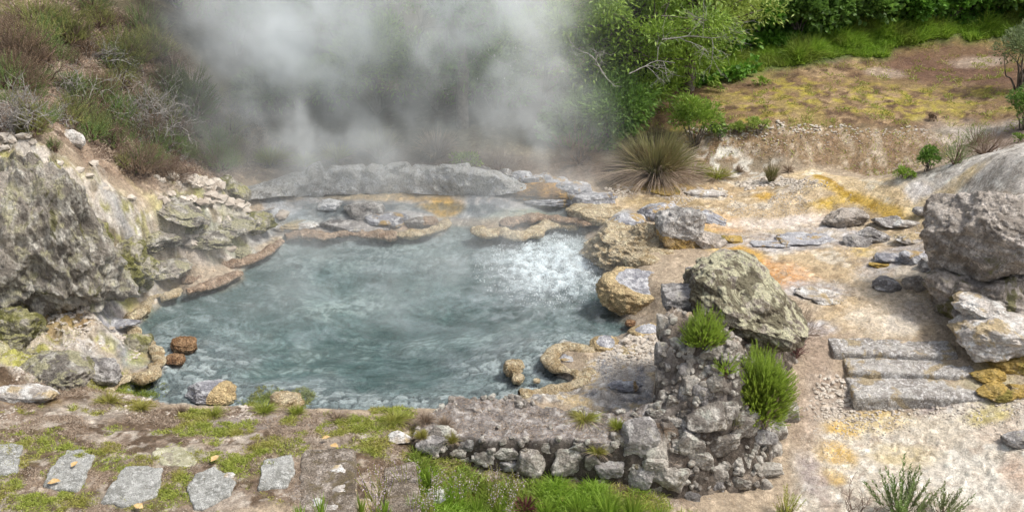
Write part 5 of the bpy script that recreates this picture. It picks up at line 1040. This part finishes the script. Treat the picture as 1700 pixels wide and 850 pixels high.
def scatter_on(mask, n, seed=0, lim=.2, ymax=40):
    """random spots on the ground where a painted patch lies, even by area"""
    rs_ = np.random.RandomState(seed); Ms = mask.reshape(ny, nx); ay = np.gradient(ys)[:, None] * (np.gradient(us)[None] * (ys + 1.6)[:, None]); p_ = np.where((Ms > lim) & (YY < ymax), Ms, 0) * ay; p_ = p_.ravel(); p_ /= p_.sum()
    i_ = rs_.choice(len(p_), n, p=p_); j = rs_.uniform(-.5, .5, (n, 2)); sy = np.gradient(ys)[i_ // nx]; P = np.stack([gx[i_] + j[:, 0] * .02, gy[i_] + j[:, 1] * sy, gz[i_]], 1); return P, Ms.ravel()[i_]
N = 46000; P, m_ = scatter_on(F_BANKTOP * (1 - F_GRASS) ** 3, N, 1, .3); f = fbm(P * [1.1, 1.1, 1.1], 3, 301); P[:, 2] += np.clip(.18 + .3 * f, 0, .7) * rs.uniform(.2, 1, N)
V, F = inst(*BROAD, P, norm(rs.normal(size=(N, 3)) * .5 + [0, -.6, .25]), norm(rs.normal(size=(N, 3)) * .4 + [0, -.5, .8]), .085 * rs.uniform(.5, 1.2, N))
tag(mk('ivy_ground_cover', V, F, L_ivy), 'glossy leafy ground cover clothing the far bank', 'ground cover', kind='stuff')
N = 42000; P, m_ = scatter_on(F_GRASS, N, 2, .3)
V, F = strips(P, rs.normal(size=(N, 3)) * .35 + [0, -.1, 1], rs.uniform(.08, .30, N) * (.45 + 1.1 * ss(-.4, .5, fbm(P * 1.6, 3, 311))), np.full(N, .013), rs.uniform(.1, .6, N), 3, rs=rs)
tag(mk('bank_grass', V, F, L_lush), 'lush green grass strip along the far bank', 'grass', kind='stuff')
fm = F_FIELD * ss(.1, .5, fbm(q * 4, 3, 302)); N = 9000; P, m_ = scatter_on(np.maximum(fm, F_SOIL * .15), N, 3, .1)
V, F = strips(P, rs.normal(size=(N, 3)) * .5 + [0, 0, 1], rs.uniform(.02, .07, N), np.full(N, .009), rs.uniform(.1, .6, N), 2, rs=rs)
tag(mk('field_grass', V, F, L_grass), 'sparse yellowish moss and grass on the brown field', 'grass', kind='stuff')
# weeds on the field edge
for k, (a, b_) in enumerate([(1188, 145), (1265, 140), (1290, 172), (1215, 140), (1430, 198), (1545, 195), (1350, 190)]):
    pass
leafy('field_weed', 1188, 152, 24, 16, L_bright, 'bright weed tuft at the near edge of the grassy strip', 'weed', 'weeds on the field', seed=90, n=260, leaf=.05, clumps=6, stem=False)
leafy('field_weed', 1262, 142, 26, 12, L_bright, 'low weed patch on the field above mid slope', 'weed', 'weeds on the field', seed=91, n=220, leaf=.05, clumps=6, stem=False)
leafy('field_weed', 1545, 200, 16, 9, L_brown, 'dark dried tuft at the near edge of the field', 'weed', 'weeds on the field', seed=92, n=160, leaf=.04, clumps=5, stem=False)
# right edge shrubs
leafy('shrub', 1690, 150, 90, 130, L_pale, 'pale soft leaved shrub leaning in at the right edge', 'shrub', seed=93, n=3600, leaf=.05, clumps=30)
leafy('shrub', 1700, 215, 70, 80, L_mid, 'darker shrub under the pale one at the right edge', 'shrub', seed=94, n=2200, leaf=.05)
leafy('shrub', 1540, 284, 34, 46, L_mid, 'small bright green bush at the foot of the white slope', 'shrub', seed=95, n=900, leaf=.045, clumps=12)
leafy('shrub', 1502, 297, 34, 18, L_bright, 'tiny green bush left of the one at the white slope\'s foot', 'shrub', seed=96, n=420, leaf=.04, clumps=9)
heath('heather', 1585, 272, 70, 50, L_soft, 'green heather behind the crest of the white slope', seed=97, n=260, tmpl=SPRIGS)
heath('heather', 1635, 255, 100, 46, L_brown, 'purplish brown heather along the crest of the white slope', seed=98, n=420, tmpl=SPRIGS)
heath('heather', 1620, 240, 60, 40, L_soft, 'green tipped heather just above the purplish brown one', seed=99, n=220, tmpl=SPRIGS)
leafy('shrub', 1692, 236, 30, 16, L_bright, 'tiny green plant on the bare soil at the right edge', 'shrub', seed=100, n=200, leaf=.04, clumps=5)
# ------------------------------------------------------------------ left slope heather
for k, (a, b_, w_, h_, mt, n_, lb) in enumerate([
 (60, 45, 170, 60, L_olive, 500, 'olive heather mat along the top left edge'), (115, 70, 110, 60, L_olive, 420, 'bushy olive heather below the top edge mat'), (25, 110, 150, 90, L_brown, 700, 'large rusty brown heather at the far left'), (30, 150, 120, 70, L_brown, 500, 'brown dying heather under the large rusty one'),
 (205, 110, 130, 70, L_olive, 620, 'tall pale tipped heather in the middle of the left slope'), (255, 92, 90, 55, L_olive, 420, 'pale tipped heather right of the tall one'), (165, 165, 90, 50, L_brown, 360, 'brown heather around grey twigs on the left slope'), (120, 150, 60, 40, L_soft, 200, 'small green and brown heather left of the grey twigs'),
 (195, 208, 90, 56, L_soft, 460, 'green heather with whitish tips above the brown tangle'), (318, 200, 90, 90, L_soft, 700, 'soft feathery green heather nearest the steam'), (290, 120, 80, 50, L_brown, 300, 'reddish heather between the pale tipped one and the soft green one'),
 (55, 225, 60, 75, L_olive, 420, 'tall yellow green heather just above the craggy outcrop'), (90, 250, 34, 30, L_soft, 160, 'small dark heather falling over the outcrop\'s edge'), (230, 285, 120, 60, L_brown, 600, 'dark brown heather tangle above the lichened hump'), (285, 300, 80, 40, L_brown, 380, 'reddish brown heather at the foot of the left slope'),
 (365, 232, 40, 26, L_heath, 180, 'small vivid yellow green plant beside the soft feathery heather'), (318, 258, 40, 26, L_olive, 160, 'little orange green plant at the slope\'s foot'), (205, 280, 34, 32, L_olive, 140, 'small olive tuft within the dark brown tangle'), (255, 245, 60, 70, L_brown, 300, 'greyish brown heather beside the bare grey twigs'),
 (150, 20, 90, 50, L_soft, 320, 'dark green heather at the top edge'), (240, 60, 90, 60, L_soft, 320, 'shaded green heather under the very dark bush'), (140, 200, 50, 24, L_olive, 140, 'flat green heather patch on the pale soil')]):
    heath('heather', a, b_, w_, h_, mt, lb, 'heather', 'heather on the left slope', seed=110 + k, n=int(n_ * 1.5), tmpl=SPRIGS if mt in (L_brown,) else SPRIG, dead=.25 if mt in (L_olive, L_soft) else 0)
FILL = []
for mt_, sd_ in ((L_brown, 1), (L_soft, 2), (L_olive, 3)):
    FILL.append(heath('heather', 150 + 20 * sd_, 130 + 25 * sd_, 62, 36, mt_, ['low brown heather filling the gaps of the left slope', 'low green heather filling the gaps of the left slope', 'low olive heather filling the gaps of the left slope'][sd_ - 1], 'heather', ['small brown heathers on the left slope', 'small green heathers on the left slope', 'small olive heathers on the left slope'][sd_ - 1], seed=150 + sd_, n=240, tmpl=SPRIGS, slen=.35))
rs = np.random.RandomState(12)
for k in range(84):
    px_ = rs.uniform(0, 400); lo_ = np.interp(px_, [0, 60, 150, 250, 330, 400], [30, 25, 20, 60, 140, 190]); hi_ = np.interp(px_, [0, 80, 150, 250, 330, 400], [210, 215, 235, 290, 300, 275])
    g_ = G(px_, rs.uniform(lo_, hi_)); c_ = copy_tree(FILL[rs.choice(3, p=[.26, .42, .32])]); c_.location = tuple(g_); c_.rotation_euler = (0, 0, rs.uniform(0, 6.28)); s_ = rs.uniform(.7, 1.5); c_.scale = (s_, s_, s_ * rs.uniform(.8, 1.2))
for k, (a, b_, w_, h_, n_, lb, ln) in enumerate([(20, 215, 110, 70, 26, 'grey dry grass like brush at the left edge above the outcrop', (.3, 0, 1)), (160, 100, 120, 40, 16, 'grey bare twigs below the bushy olive heather', (.8, -.2, .3)), (125, 175, 80, 60, 12, 'bleached twigs sticking out of the pale soil', (-.3, 0, 1)), (265, 235, 70, 95, 30, 'curtain of bare grey twigs hanging down the slope', (.1, -.2, 1)),
        (260, 250, 60, 50, 6, 'white forked dead branch among the hanging twigs', (.8, 0, .3)), (60, 130, 120, 50, 20, 'brown bare brush between the brown heathers', (.4, 0, .6)), (380, 210, 110, 40, 22, 'grey brush in the steam at the slope\'s edge', (.8, 0, .4)), (95, 205, 60, 40, 8, 'broken twigs above the small pale rock', (.6, 0, .4)), (170, 230, 90, 30, 14, 'brown twig litter in the middle of the slope', (.8, 0, .2)), (290, 290, 90, 40, 18, 'dark twig tangle at the slope\'s foot', (.5, 0, .5)),
        (330, 170, 60, 30, 8, 'fine grey twigs right of the soft feathery heather', (.9, 0, .4))]):
    twigs('dry_brush', a, b_, w_, h_, lb, 'dry branches', 'dry brush on the left slope', seed=k, n=n_, lean=ln, spread=.4, mat=M_dtwig if k in (5, 8, 9) else M_twig, r=.006)
tag(mk('fallen_branch', *tube([smooth_line([G(402, 362, .06), G(430, 352, .06), G(455, 345, .07)], 5)], [.012], 6), M_twig), 'thin fallen branch at the back left corner of the pool', 'branch')
tag(mk('fallen_twig', *tube([smooth_line([G(203, 477, .12), G(212, 487, .05), G(220, 494, .02)], 4)], [.007], 5), M_dtwig), 'short dark twig stuck in the left shore above the golden roll', 'twig')
# ------------------------------------------------------------------ shrubs on the wall and pier
heath('heath_shrub', 1166, 570, 84, 64, L_heath, 'smaller bright green heath shrub under the blocky slab', 'heath shrub', 'bright green heath shrubs on the wall', seed=201, n=1300, slen=.22, upb=1.1, dead=.06, wallb=True)
heath('heath_shrub', 1258, 690, 124, 150, L_heath, 'larger bright green heath shrub below the lichened boulder', 'heath shrub', 'bright green heath shrubs on the wall', seed=202, n=3800, slen=.15, upb=1.0, dead=.08, wallb=True)
heath('heath_shrub', 1205, 620, 30, 24, L_heath, 'small green sprout at the left of the larger heath shrub', 'heath shrub', seed=203, n=90, slen=.8, wallb=True)
heath('heather', 1310, 560, 110, 60, L_brown, 'dry brown heather around the right flank of the lichened boulder', seed=204, n=420, tmpl=SPRIGS, wallb=True)
heath('heather', 1290, 545, 80, 44, L_olive, 'dull olive growth on the face of the lichened boulder', seed=205, n=240, tmpl=SPRIGS, wallb=True)
heath('red_plant', 1322, 588, 34, 22, L_red, 'dark red plant at the foot of the lichened boulder', 'plant', seed=206, n=90, slen=.7, tmpl=SPRIGS, wallb=True)
for k, (a, b_, w_, h_, mt, lb) in enumerate([(970, 697, 66, 18, L_grass, 'long yellow green tuft on the wall cap'), (1025, 712, 40, 22, L_grass, 'golden tuft at the right end of the wall cap'), (738, 712, 30, 30, L_dry, 'straw coloured tuft near the white slab'), (750, 736, 28, 26, L_grass, 'yellow tuft hanging over the first wall stones'), (992, 752, 40, 22, L_grass, 'wiry green tuft growing from the wall face'), (1100, 712, 46, 14, L_dry, 'orange dry tuft between the cap stones'), (1220, 710, 30, 36, L_olive, 'thin green weed under the larger heath shrub'), (655, 700, 62, 22, L_grass, 'thick green cushion on the bank left of the wall'), (180, 668, 60, 20, L_grass, 'leftmost grass tuft hanging over the pool rim'), (235, 680, 44, 18, L_grass, 'grass tuft left of the grey rock with the tan edge'), (355, 690, 50, 20, L_grass, 'grass tuft below the grey rock with the tan edge'), (440, 684, 50, 20, L_grass, 'grass tuft just left of the pinkish tan rim rock'), (492, 688, 36, 20, L_grass, 'grass tuft just right of the pinkish tan rim rock'), (560, 696, 44, 16, L_dry, 'withered tuft on the rim at mid bank'), (705, 700, 40, 20, L_dry, 'withered tuft between the green cushion and the white slab'), (300, 684, 36, 14, L_dry, 'withered tuft on the rim between two green ones'), (700, 728, 30, 20, L_grass, 'green tuft beside the first wall stone')]):
    g = ground_or_wall(a, b_); tussock('grass_tuft', a, b_, w_, h_, mt, lb, 'grass tuft', 'grass tufts on the wall and bank rim', seed=40 + k, n=420, wd=.004, at=g, dead=.25, emin=.35)
# ------------------------------------------------------------------ grass in the foreground
def turf(name, mask, n, hmin, hmax, mat, label, wd=.0042, seed=0, lean=.6, lim=.04):
    rs_ = np.random.RandomState(seed); P, m_ = scatter_on(mask, n, seed, lim, 13); h_ = rs_.uniform(hmin, hmax, n) * (.5 + .5 * m_)
    V, F = strips(P, rs_.normal(size=(n, 3)) * [lean, lean, .2] + [0, 0, 1], h_, np.full(n, wd), rs_.uniform(.1, .6, n), 3, rs=rs_); return tag(mk(name, V, F, mat), label, 'grass', kind='stuff')
UPG = GRASSM * (1 - LOWG)
turf('short_grass', UPG ** 1.6 * (.3 + ss(-.4, .5, fbm(q * 12, 2, 310))), 46000, .02, .065, L_grass, 'short yellow green turf in patches on the near bank', seed=1, wd=.0055, lean=.8)
turf('dry_thatch', np.clip(F_NEAR * ss(-.1, .35, fbm(q * 3.3, 3, 303)) * (1 - .6 * UPG), 0, 1) * (1 - LOWG), 30000, .015, .045, L_dry, 'withered brown grass matted between the turf patches', seed=2, lean=1.1)
turf('low_grass', LOWG * ss(-.4, .3, fbm(q * 3, 3, 304)), 17000, .03, .17, L_lush, 'deep green grass at the foot of the wall', seed=3, wd=.007, lean=.7)
turf('mixed_grass', LOWG, 9000, .02, .09, L_grass, 'yellowing grass mixed in at the foot of the wall', seed=5, wd=.006, lean=.9)
turf('slope_litter', np.clip(F_HILL, 0, 1), 26000, .03, .12, L_dry, 'brown twig and grass litter covering the left slope', seed=6, wd=.008, lean=1.3)
turf('slope_grass', np.clip(F_LEFT * ss(.15, .5, fbm(q * 3, 3, 305)) * ss(.2, .6, d_pool), 0, 1), 5000, .01, .03, L_olive, 'thin moss and grass on the rocky left shore', seed=4)
rs = np.random.RandomState(21); ii = rs.choice(CAPI, 5200); P = np.stack([Xo, Yo, Zc], 1)[ii]
V, F = strips(P, rs.normal(size=(5200, 3)) * [1, 1, .3] + [0, 0, .6], rs.uniform(.012, .04, 5200), np.full(5200, .004), rs.uniform(.1, .6, 5200), 2, rs=rs)
tag(mk('wall_litter', V, F, L_dry), 'withered grass and moss on top of the wall', 'grass', kind='stuff')
# tall blades and flowering sprigs at the bottom edge
BL_ = 'tall grass blades sprouting at the bottom edge'
for k, (a, b_, w_, h_) in enumerate([(1010, 850, 70, 60), (960, 846, 60, 50), (1050, 852, 60, 56), (905, 850, 50, 46), (1095, 856, 50, 34), (790, 846, 40, 60), (745, 835, 36, 60), (715, 806, 26, 70), (690, 850, 40, 66), (535, 858, 30, 66), (500, 862, 24, 50), (600, 850, 26, 50), (830, 850, 40, 46), (1150, 862, 40, 30), (1290, 862, 40, 36), (640, 850, 40, 40)]):
    tussock('tall_grass', a, b_ + 8, w_, h_, L_lush, 'upright bright blade cluster of the bottom edge row', 'tall grass', BL_, seed=60 + k, n=70 if k < 5 else 34, wd=.007, dead=0, emin=.9, drp=.25)
rs = np.random.RandomState(8)
def lavender(a, b_, seed):
    g = G(a, b_); rs = np.random.RandomState(seed); root = empty('flowering_sprig', g, 'slender sprig of tiny pale lilac flowers at the bottom edge', 'flowering plant', 'lilac flowering sprigs at the bottom edge')
    ps, P, D = [], [], []
    for i in range(6):
        L = rs.uniform(.16, .30); d = norm(np.array([rs.uniform(-.35, .35), rs.uniform(-.3, .2), 1])); w0 = wander(g, d, L, 6, rs, .05, .02); ps.append(w0)
        for t in np.linspace(.55, 1, 12): j = min(int(t * 6), 5); P.append(w0[j] + (w0[j + 1] - w0[j]) * (t * 6 - j) + rs.normal(size=3) * .006); D.append(rs.normal(size=3) + [0, 0, .4])
    V, F = tube(ps, [.0022] * len(ps), 4); mk('stalk', V, F, L_grass, root, origin=g)
    V, F = inst(*BROAD, np.array(P), np.array(D), rs.normal(size=(len(P), 3)), rs.uniform(.007, .013, len(P))); mk('blossom', V, F, M_flower, root, origin=g)
for k in range(22): lavender(rs.uniform(610, 880), rs.uniform(812, 872), k)
tussock('purple_plant', 872, 848, 50, 36, L_red, 'reddish purple leaved clump in the low grass', 'plant', seed=90, n=160, wd=.010, dead=0)
def dead_plant():
    twigs('dead_plant', 1420, 862, 60, 62, 'brown seeded dead plant at the bottom edge right of the wall', 'dead plant', seed=31, n=5, r=.004, mat=M_dtwig, lean=(0, 0, 1.6), spread=.25, depth=2, up=.1)
dead_plant()
heath('heather_sprig', 1496, 862, 70, 62, L_soft, 'dark green heather sprigs at the bottom edge on the pale path', 'heather', seed=210, n=46, slen=.9, upb=1.6)
heath('heather_sprig', 1562, 862, 44, 40, L_soft, 'smaller green sprig with one long stalk right of the dark green sprigs', 'heather', seed=211, n=26, slen=1.1, upb=1.6)
heath('heather_sprig', 1306, 858, 34, 50, L_grass, 'yellowish sprig at the bottom end of the rubble corner', 'heather', seed=212, n=30, slen=.9, upb=1.6)
# fallen leaves
M_fl = mat_plain('fallen_leaf', (.48, .30, .12), (.62, .46, .24), 60)
for k, (a, b_, s_, an, lb) in enumerate([(78, 802, .07, .2, 'tan fallen leaf under the left oblong stepping stone'), (118, 775, .05, 1.2, 'small tan leaf left of the oblong stepping stone'), (350, 766, .06, 1.0, 'curled pale leaf above the five sided stepping stone'), (238, 843, .06, 2.8, 'orange leaf in the grass below the largest stepping stone'), (548, 738, .06, -.5, 'pale leaf on top of the brown concrete strip'), (534, 728, .05, .3, 'pale leaf among the turf above the brown concrete strip'), (928, 834, .06, 1.1, 'golden leaf in the low grass near the purple clump')]):
    g = G(a, b_, .035); V, F = inst(*BROAD, np.array([g]), np.array([[cos(an), sin(an), .15]]), np.array([[0., 0, 1]]), np.array([s_ * 1.2])); tag(mk('fallen_leaf', V, F, M_fl, origin=g), lb, 'fallen leaf', 'fallen leaves')
# loose pebbles
def pebbles(mask, n, s0, s1, mat, label, seed, lim=.2, ymax=12, name='pebbles'):
    rs_ = np.random.RandomState(seed); P, _ = scatter_on(mask, n, seed, lim, ymax); U, Fi = ico(1); s = s0 + (s1 - s0) * rs_.rand(n) ** 5.5
    nz = 1 + .25 * rs_.normal(size=(n, len(U), 1)).clip(-1.2, 1.2); S3 = s[:, None] * rs_.uniform([.7, .7, .35], [1.3, 1.1, .75], (n, 3)); a = rs_.rand(n) * 6.28; V = U[None] * nz * S3[:, None]
    V = np.stack([V[..., 0] * np.cos(a)[:, None] - V[..., 1] * np.sin(a)[:, None], V[..., 0] * np.sin(a)[:, None] + V[..., 1] * np.cos(a)[:, None], V[..., 2]], -1) + P[:, None]
    F = (np.arange(n)[:, None, None] * len(U) + Fi[None]).reshape(-1, 3); return tag(mk(name, V.reshape(-1, 3), F, mat, smooth=False), label, 'pebbles', kind='stuff')
def mat_pebble(nm, a, b_, c):
    m, t = newmat(nm); b = NB(t); r = b.n('ShaderNodeNewGeometry').outputs['Random Per Island']; p = b.n('ShaderNodeBsdfPrincipled'); b.l(b.mix(r, b.mix(b.math('FRACT', b.math('MULTIPLY', r, 7.3)), a, b_), c), p.inputs['Base Color']); p.inputs['Roughness'].default_value = .85; b.out(p.outputs[0]); return m
M_pb = mat_pebble('pebble', (.28, .23, .18), (.44, .38, .32), (.56, .51, .44))
pebbles(np.clip((1 - ss(.5, .9, SLOPE)) * F_PATH * ss(-.3, .3, fbm(q * 2, 2, 306)), 0, 1), 3200, .004, .022, M_pb, 'loose pale stones on the path below the steps', 1)
pebbles(np.clip(F_FLAT * ss(-.1, .4, fbm(q * 2, 3, 307)), 0, 1), 4200, .005, .035, M_pb, 'loose stones on the orange flats and gravel', 2)
pebbles(np.clip(F_LEFT * ss(.08, .3, d_pool) * (1 - ss(.5, .9, SLOPE)), 0, 1), 3600, .005, .075, M_pb, 'loose stones on the rocky left shore', 3)
pebbles(np.clip(F_SOIL + F_WHT, 0, 1), 1600, .006, .03, M_pb, 'small stones on the soil bank and field', 4, ymax=18)
pebbles(np.clip(F_NEAR * (1 - GRASSM) * ss(0, .3, fbm(q * 2, 2, 308)), 0, 1), 1400, .004, .02, M_pb, 'small stones on the near bank', 5)
pebbles(F_SILT * (1 - inp) * ss(.02, .1, d_pool), 1600, .005, .04, M_pb, 'small stones on the silt at the lower right shore', 6)
# ------------------------------------------------------------------ steam rising from the far side of the pool
def steam():
    ng = bpy.data.node_groups.new('steam_cloud', 'GeometryNodeTree'); b = NB(ng)
    ng.interface.new_socket('Geometry', in_out='INPUT', socket_type='NodeSocketGeometry')
    ng.interface.new_socket('Geometry', in_out='OUTPUT', socket_type='NodeSocketGeometry')
    go = b.n('NodeGroupOutput')
    pos = b.n('GeometryNodeInputPosition').outputs[0]
    def sep(v):
        s_ = b.n('ShaderNodeSeparateXYZ'); b.l(v, s_.inputs[0]); return s_.outputs
    def vm(op, a_, b_):
        nd = b.n('ShaderNodeVectorMath', operation=op); b.setin(nd.inputs[0], a_); b.setin(nd.inputs[1], b_); return nd.outputs[0]
    M = b.math
    wv = vm('MULTIPLY', vm('SUBTRACT', b.noise(vm('MULTIPLY', pos, (.85, .85, .8)), 1.0, 4, .55, 0, 'Color'), (.5, .5, .5)), (2.0, 1.6, 1.2))
    wp = vm('ADD', pos, wv); X, Yy, Zz = sep(wp); X0, Y0, Z0 = sep(pos)
    def gauss(cx, cy, sx, sy, rx, ry, z0, z1, z2=None, amt=1.0):
        dx = M('DIVIDE', M('SUBTRACT', X, M('MULTIPLY_ADD', Z0, sx, cx)), M('MULTIPLY_ADD', Z0, rx * .18, rx))
        dy = M('DIVIDE', M('SUBTRACT', Yy, M('MULTIPLY_ADD', Z0, sy, cy)), ry)
        e = M('EXPONENT', M('MULTIPLY', M('ADD', M('MULTIPLY', dx, dx), M('MULTIPLY', dy, dy)), -1))
        e = M('MULTIPLY', e, b.rng(Z0, z0, z1))
        if z2: e = M('MULTIPLY', e, b.rng(Z0, z2[0], z2[1], 1, 0))
        return M('MULTIPLY', e, amt)
    tot = None
    for a in PLUMES:
        g = gauss(*a); tot = g if tot is None else M('ADD', tot, g)
    ns = b.noise(vm('MULTIPLY', wp, (1.0, 1.0, .8)), 1.2, 6, .58, .3)
    ns2 = b.noise(vm('MULTIPLY', pos, (1, 1, .7)), .55, 2, .5)
    ns3 = b.noise(vm('ADD', vm('MULTIPLY', pos, (1, 1, .6)), vm('MULTIPLY', wv, (.9, .9, .9))), 3.4, 6, .62, .8)
    ns4 = b.rng(ns3, .36, .64, .35, 1.6)
    dens = M('MULTIPLY', M('MULTIPLY', tot, ns4), M('MULTIPLY', b.rng(ns, .40, .66, .02, 1.6), b.rng(ns2, .38, .62, .3, 1.4)))
    mist = M('MULTIPLY', M('EXPONENT', M('MULTIPLY', Z0, -2.6)), b.rng(ns, .42, .66, 0.0, MIST))
    mist = M('MULTIPLY', mist, M('MULTIPLY', b.rng(Y0, 6.8, 8.6), b.rng(M('ABSOLUTE', M('ADD', X0, .6)), 2.2, 4.0, 1, 0)))
    dens = M('ADD', dens, mist); dens = M('ADD', dens, M('MULTIPLY', tot, .12))
    dens = M('MULTIPLY', dens, b.rng(M('MULTIPLY_ADD', Z0, -.05, X0), .0, 1.75, 1, 0))
    for ax, lo, hi in ((X0, -4.4, 4.2), (Y0, 6.6, 14.0), (Z0, .0, 4.6)):
        if ax is not Z0: dens = M('MULTIPLY', dens, b.rng(ax, lo, lo + .7))
        dens = M('MULTIPLY', dens, b.rng(ax, hi - .7, hi, 1, 0))
    vc = b.n('GeometryNodeVolumeCube'); b.l(dens, vc.inputs['Density'])
    vc.inputs['Min'].default_value = (-6, 6.6, .02); vc.inputs['Max'].default_value = (4.2, 14, 4.6)
    vc.inputs['Resolution X'].default_value = 170; vc.inputs['Resolution Y'].default_value = 124; vc.inputs['Resolution Z'].default_value = 80
    m, t = newmat('steam'); b2 = NB(t)
    pv = b2.n('ShaderNodeVolumePrincipled'); pv.inputs['Color'].default_value = (.96, .99, 1, 1); pv.inputs['Density'].default_value = STEAM_D; pv.inputs['Anisotropy'].default_value = .0
    b2.out(None, pv.outputs[0])
    sm = b.n('GeometryNodeSetMaterial'); b.l(vc.outputs[0], sm.inputs[0]); sm.inputs['Material'].default_value = m
    b.l(sm.outputs[0], go.inputs[0])
    bm = bmesh.new(); bmesh.ops.create_cube(bm, size=1); me = bpy.data.meshes.new('steam'); bm.to_mesh(me); bm.free()
    me.materials.append(m); o = bpy.data.objects.new('steam', me); C.objects.link(o)
    o.modifiers.new('cloud', 'NODES').node_group = ng
    tag(o, 'white steam drifting up from the back of the hot pool', 'steam', kind='stuff')
PLUMES = [ # cx, cy, drift x, drift y, rx, ry, z from, z full, fade, amount
 (-2.05, 10.6, -.05, .2, .55, .6, .25, .8, (2.0, 3.2), 1.0),
 (-1.2, 11.0, .1, .2, 1.0, .8, 1.3, 2.0, None, .9),
 (-2.8, 11.2, -.1, .2, .8, .8, .9, 1.8, None, .55),
 (.15, 10.8, -.1, .3, .65, .7, .5, 1.2, None, .9),
 (.50, 10.4, .0, .2, .34, .45, .15, .4, (.9, 1.5), .8),
 (-1.3, 10.8, .0, .3, 1.8, .9, .3, 1.4, None, .35),
 (-3.0, 10.8, .0, .3, 1.3, 1.0, .15, .8, None, .25)]
MIST, STEAM_D = 1.1, .74
steam()
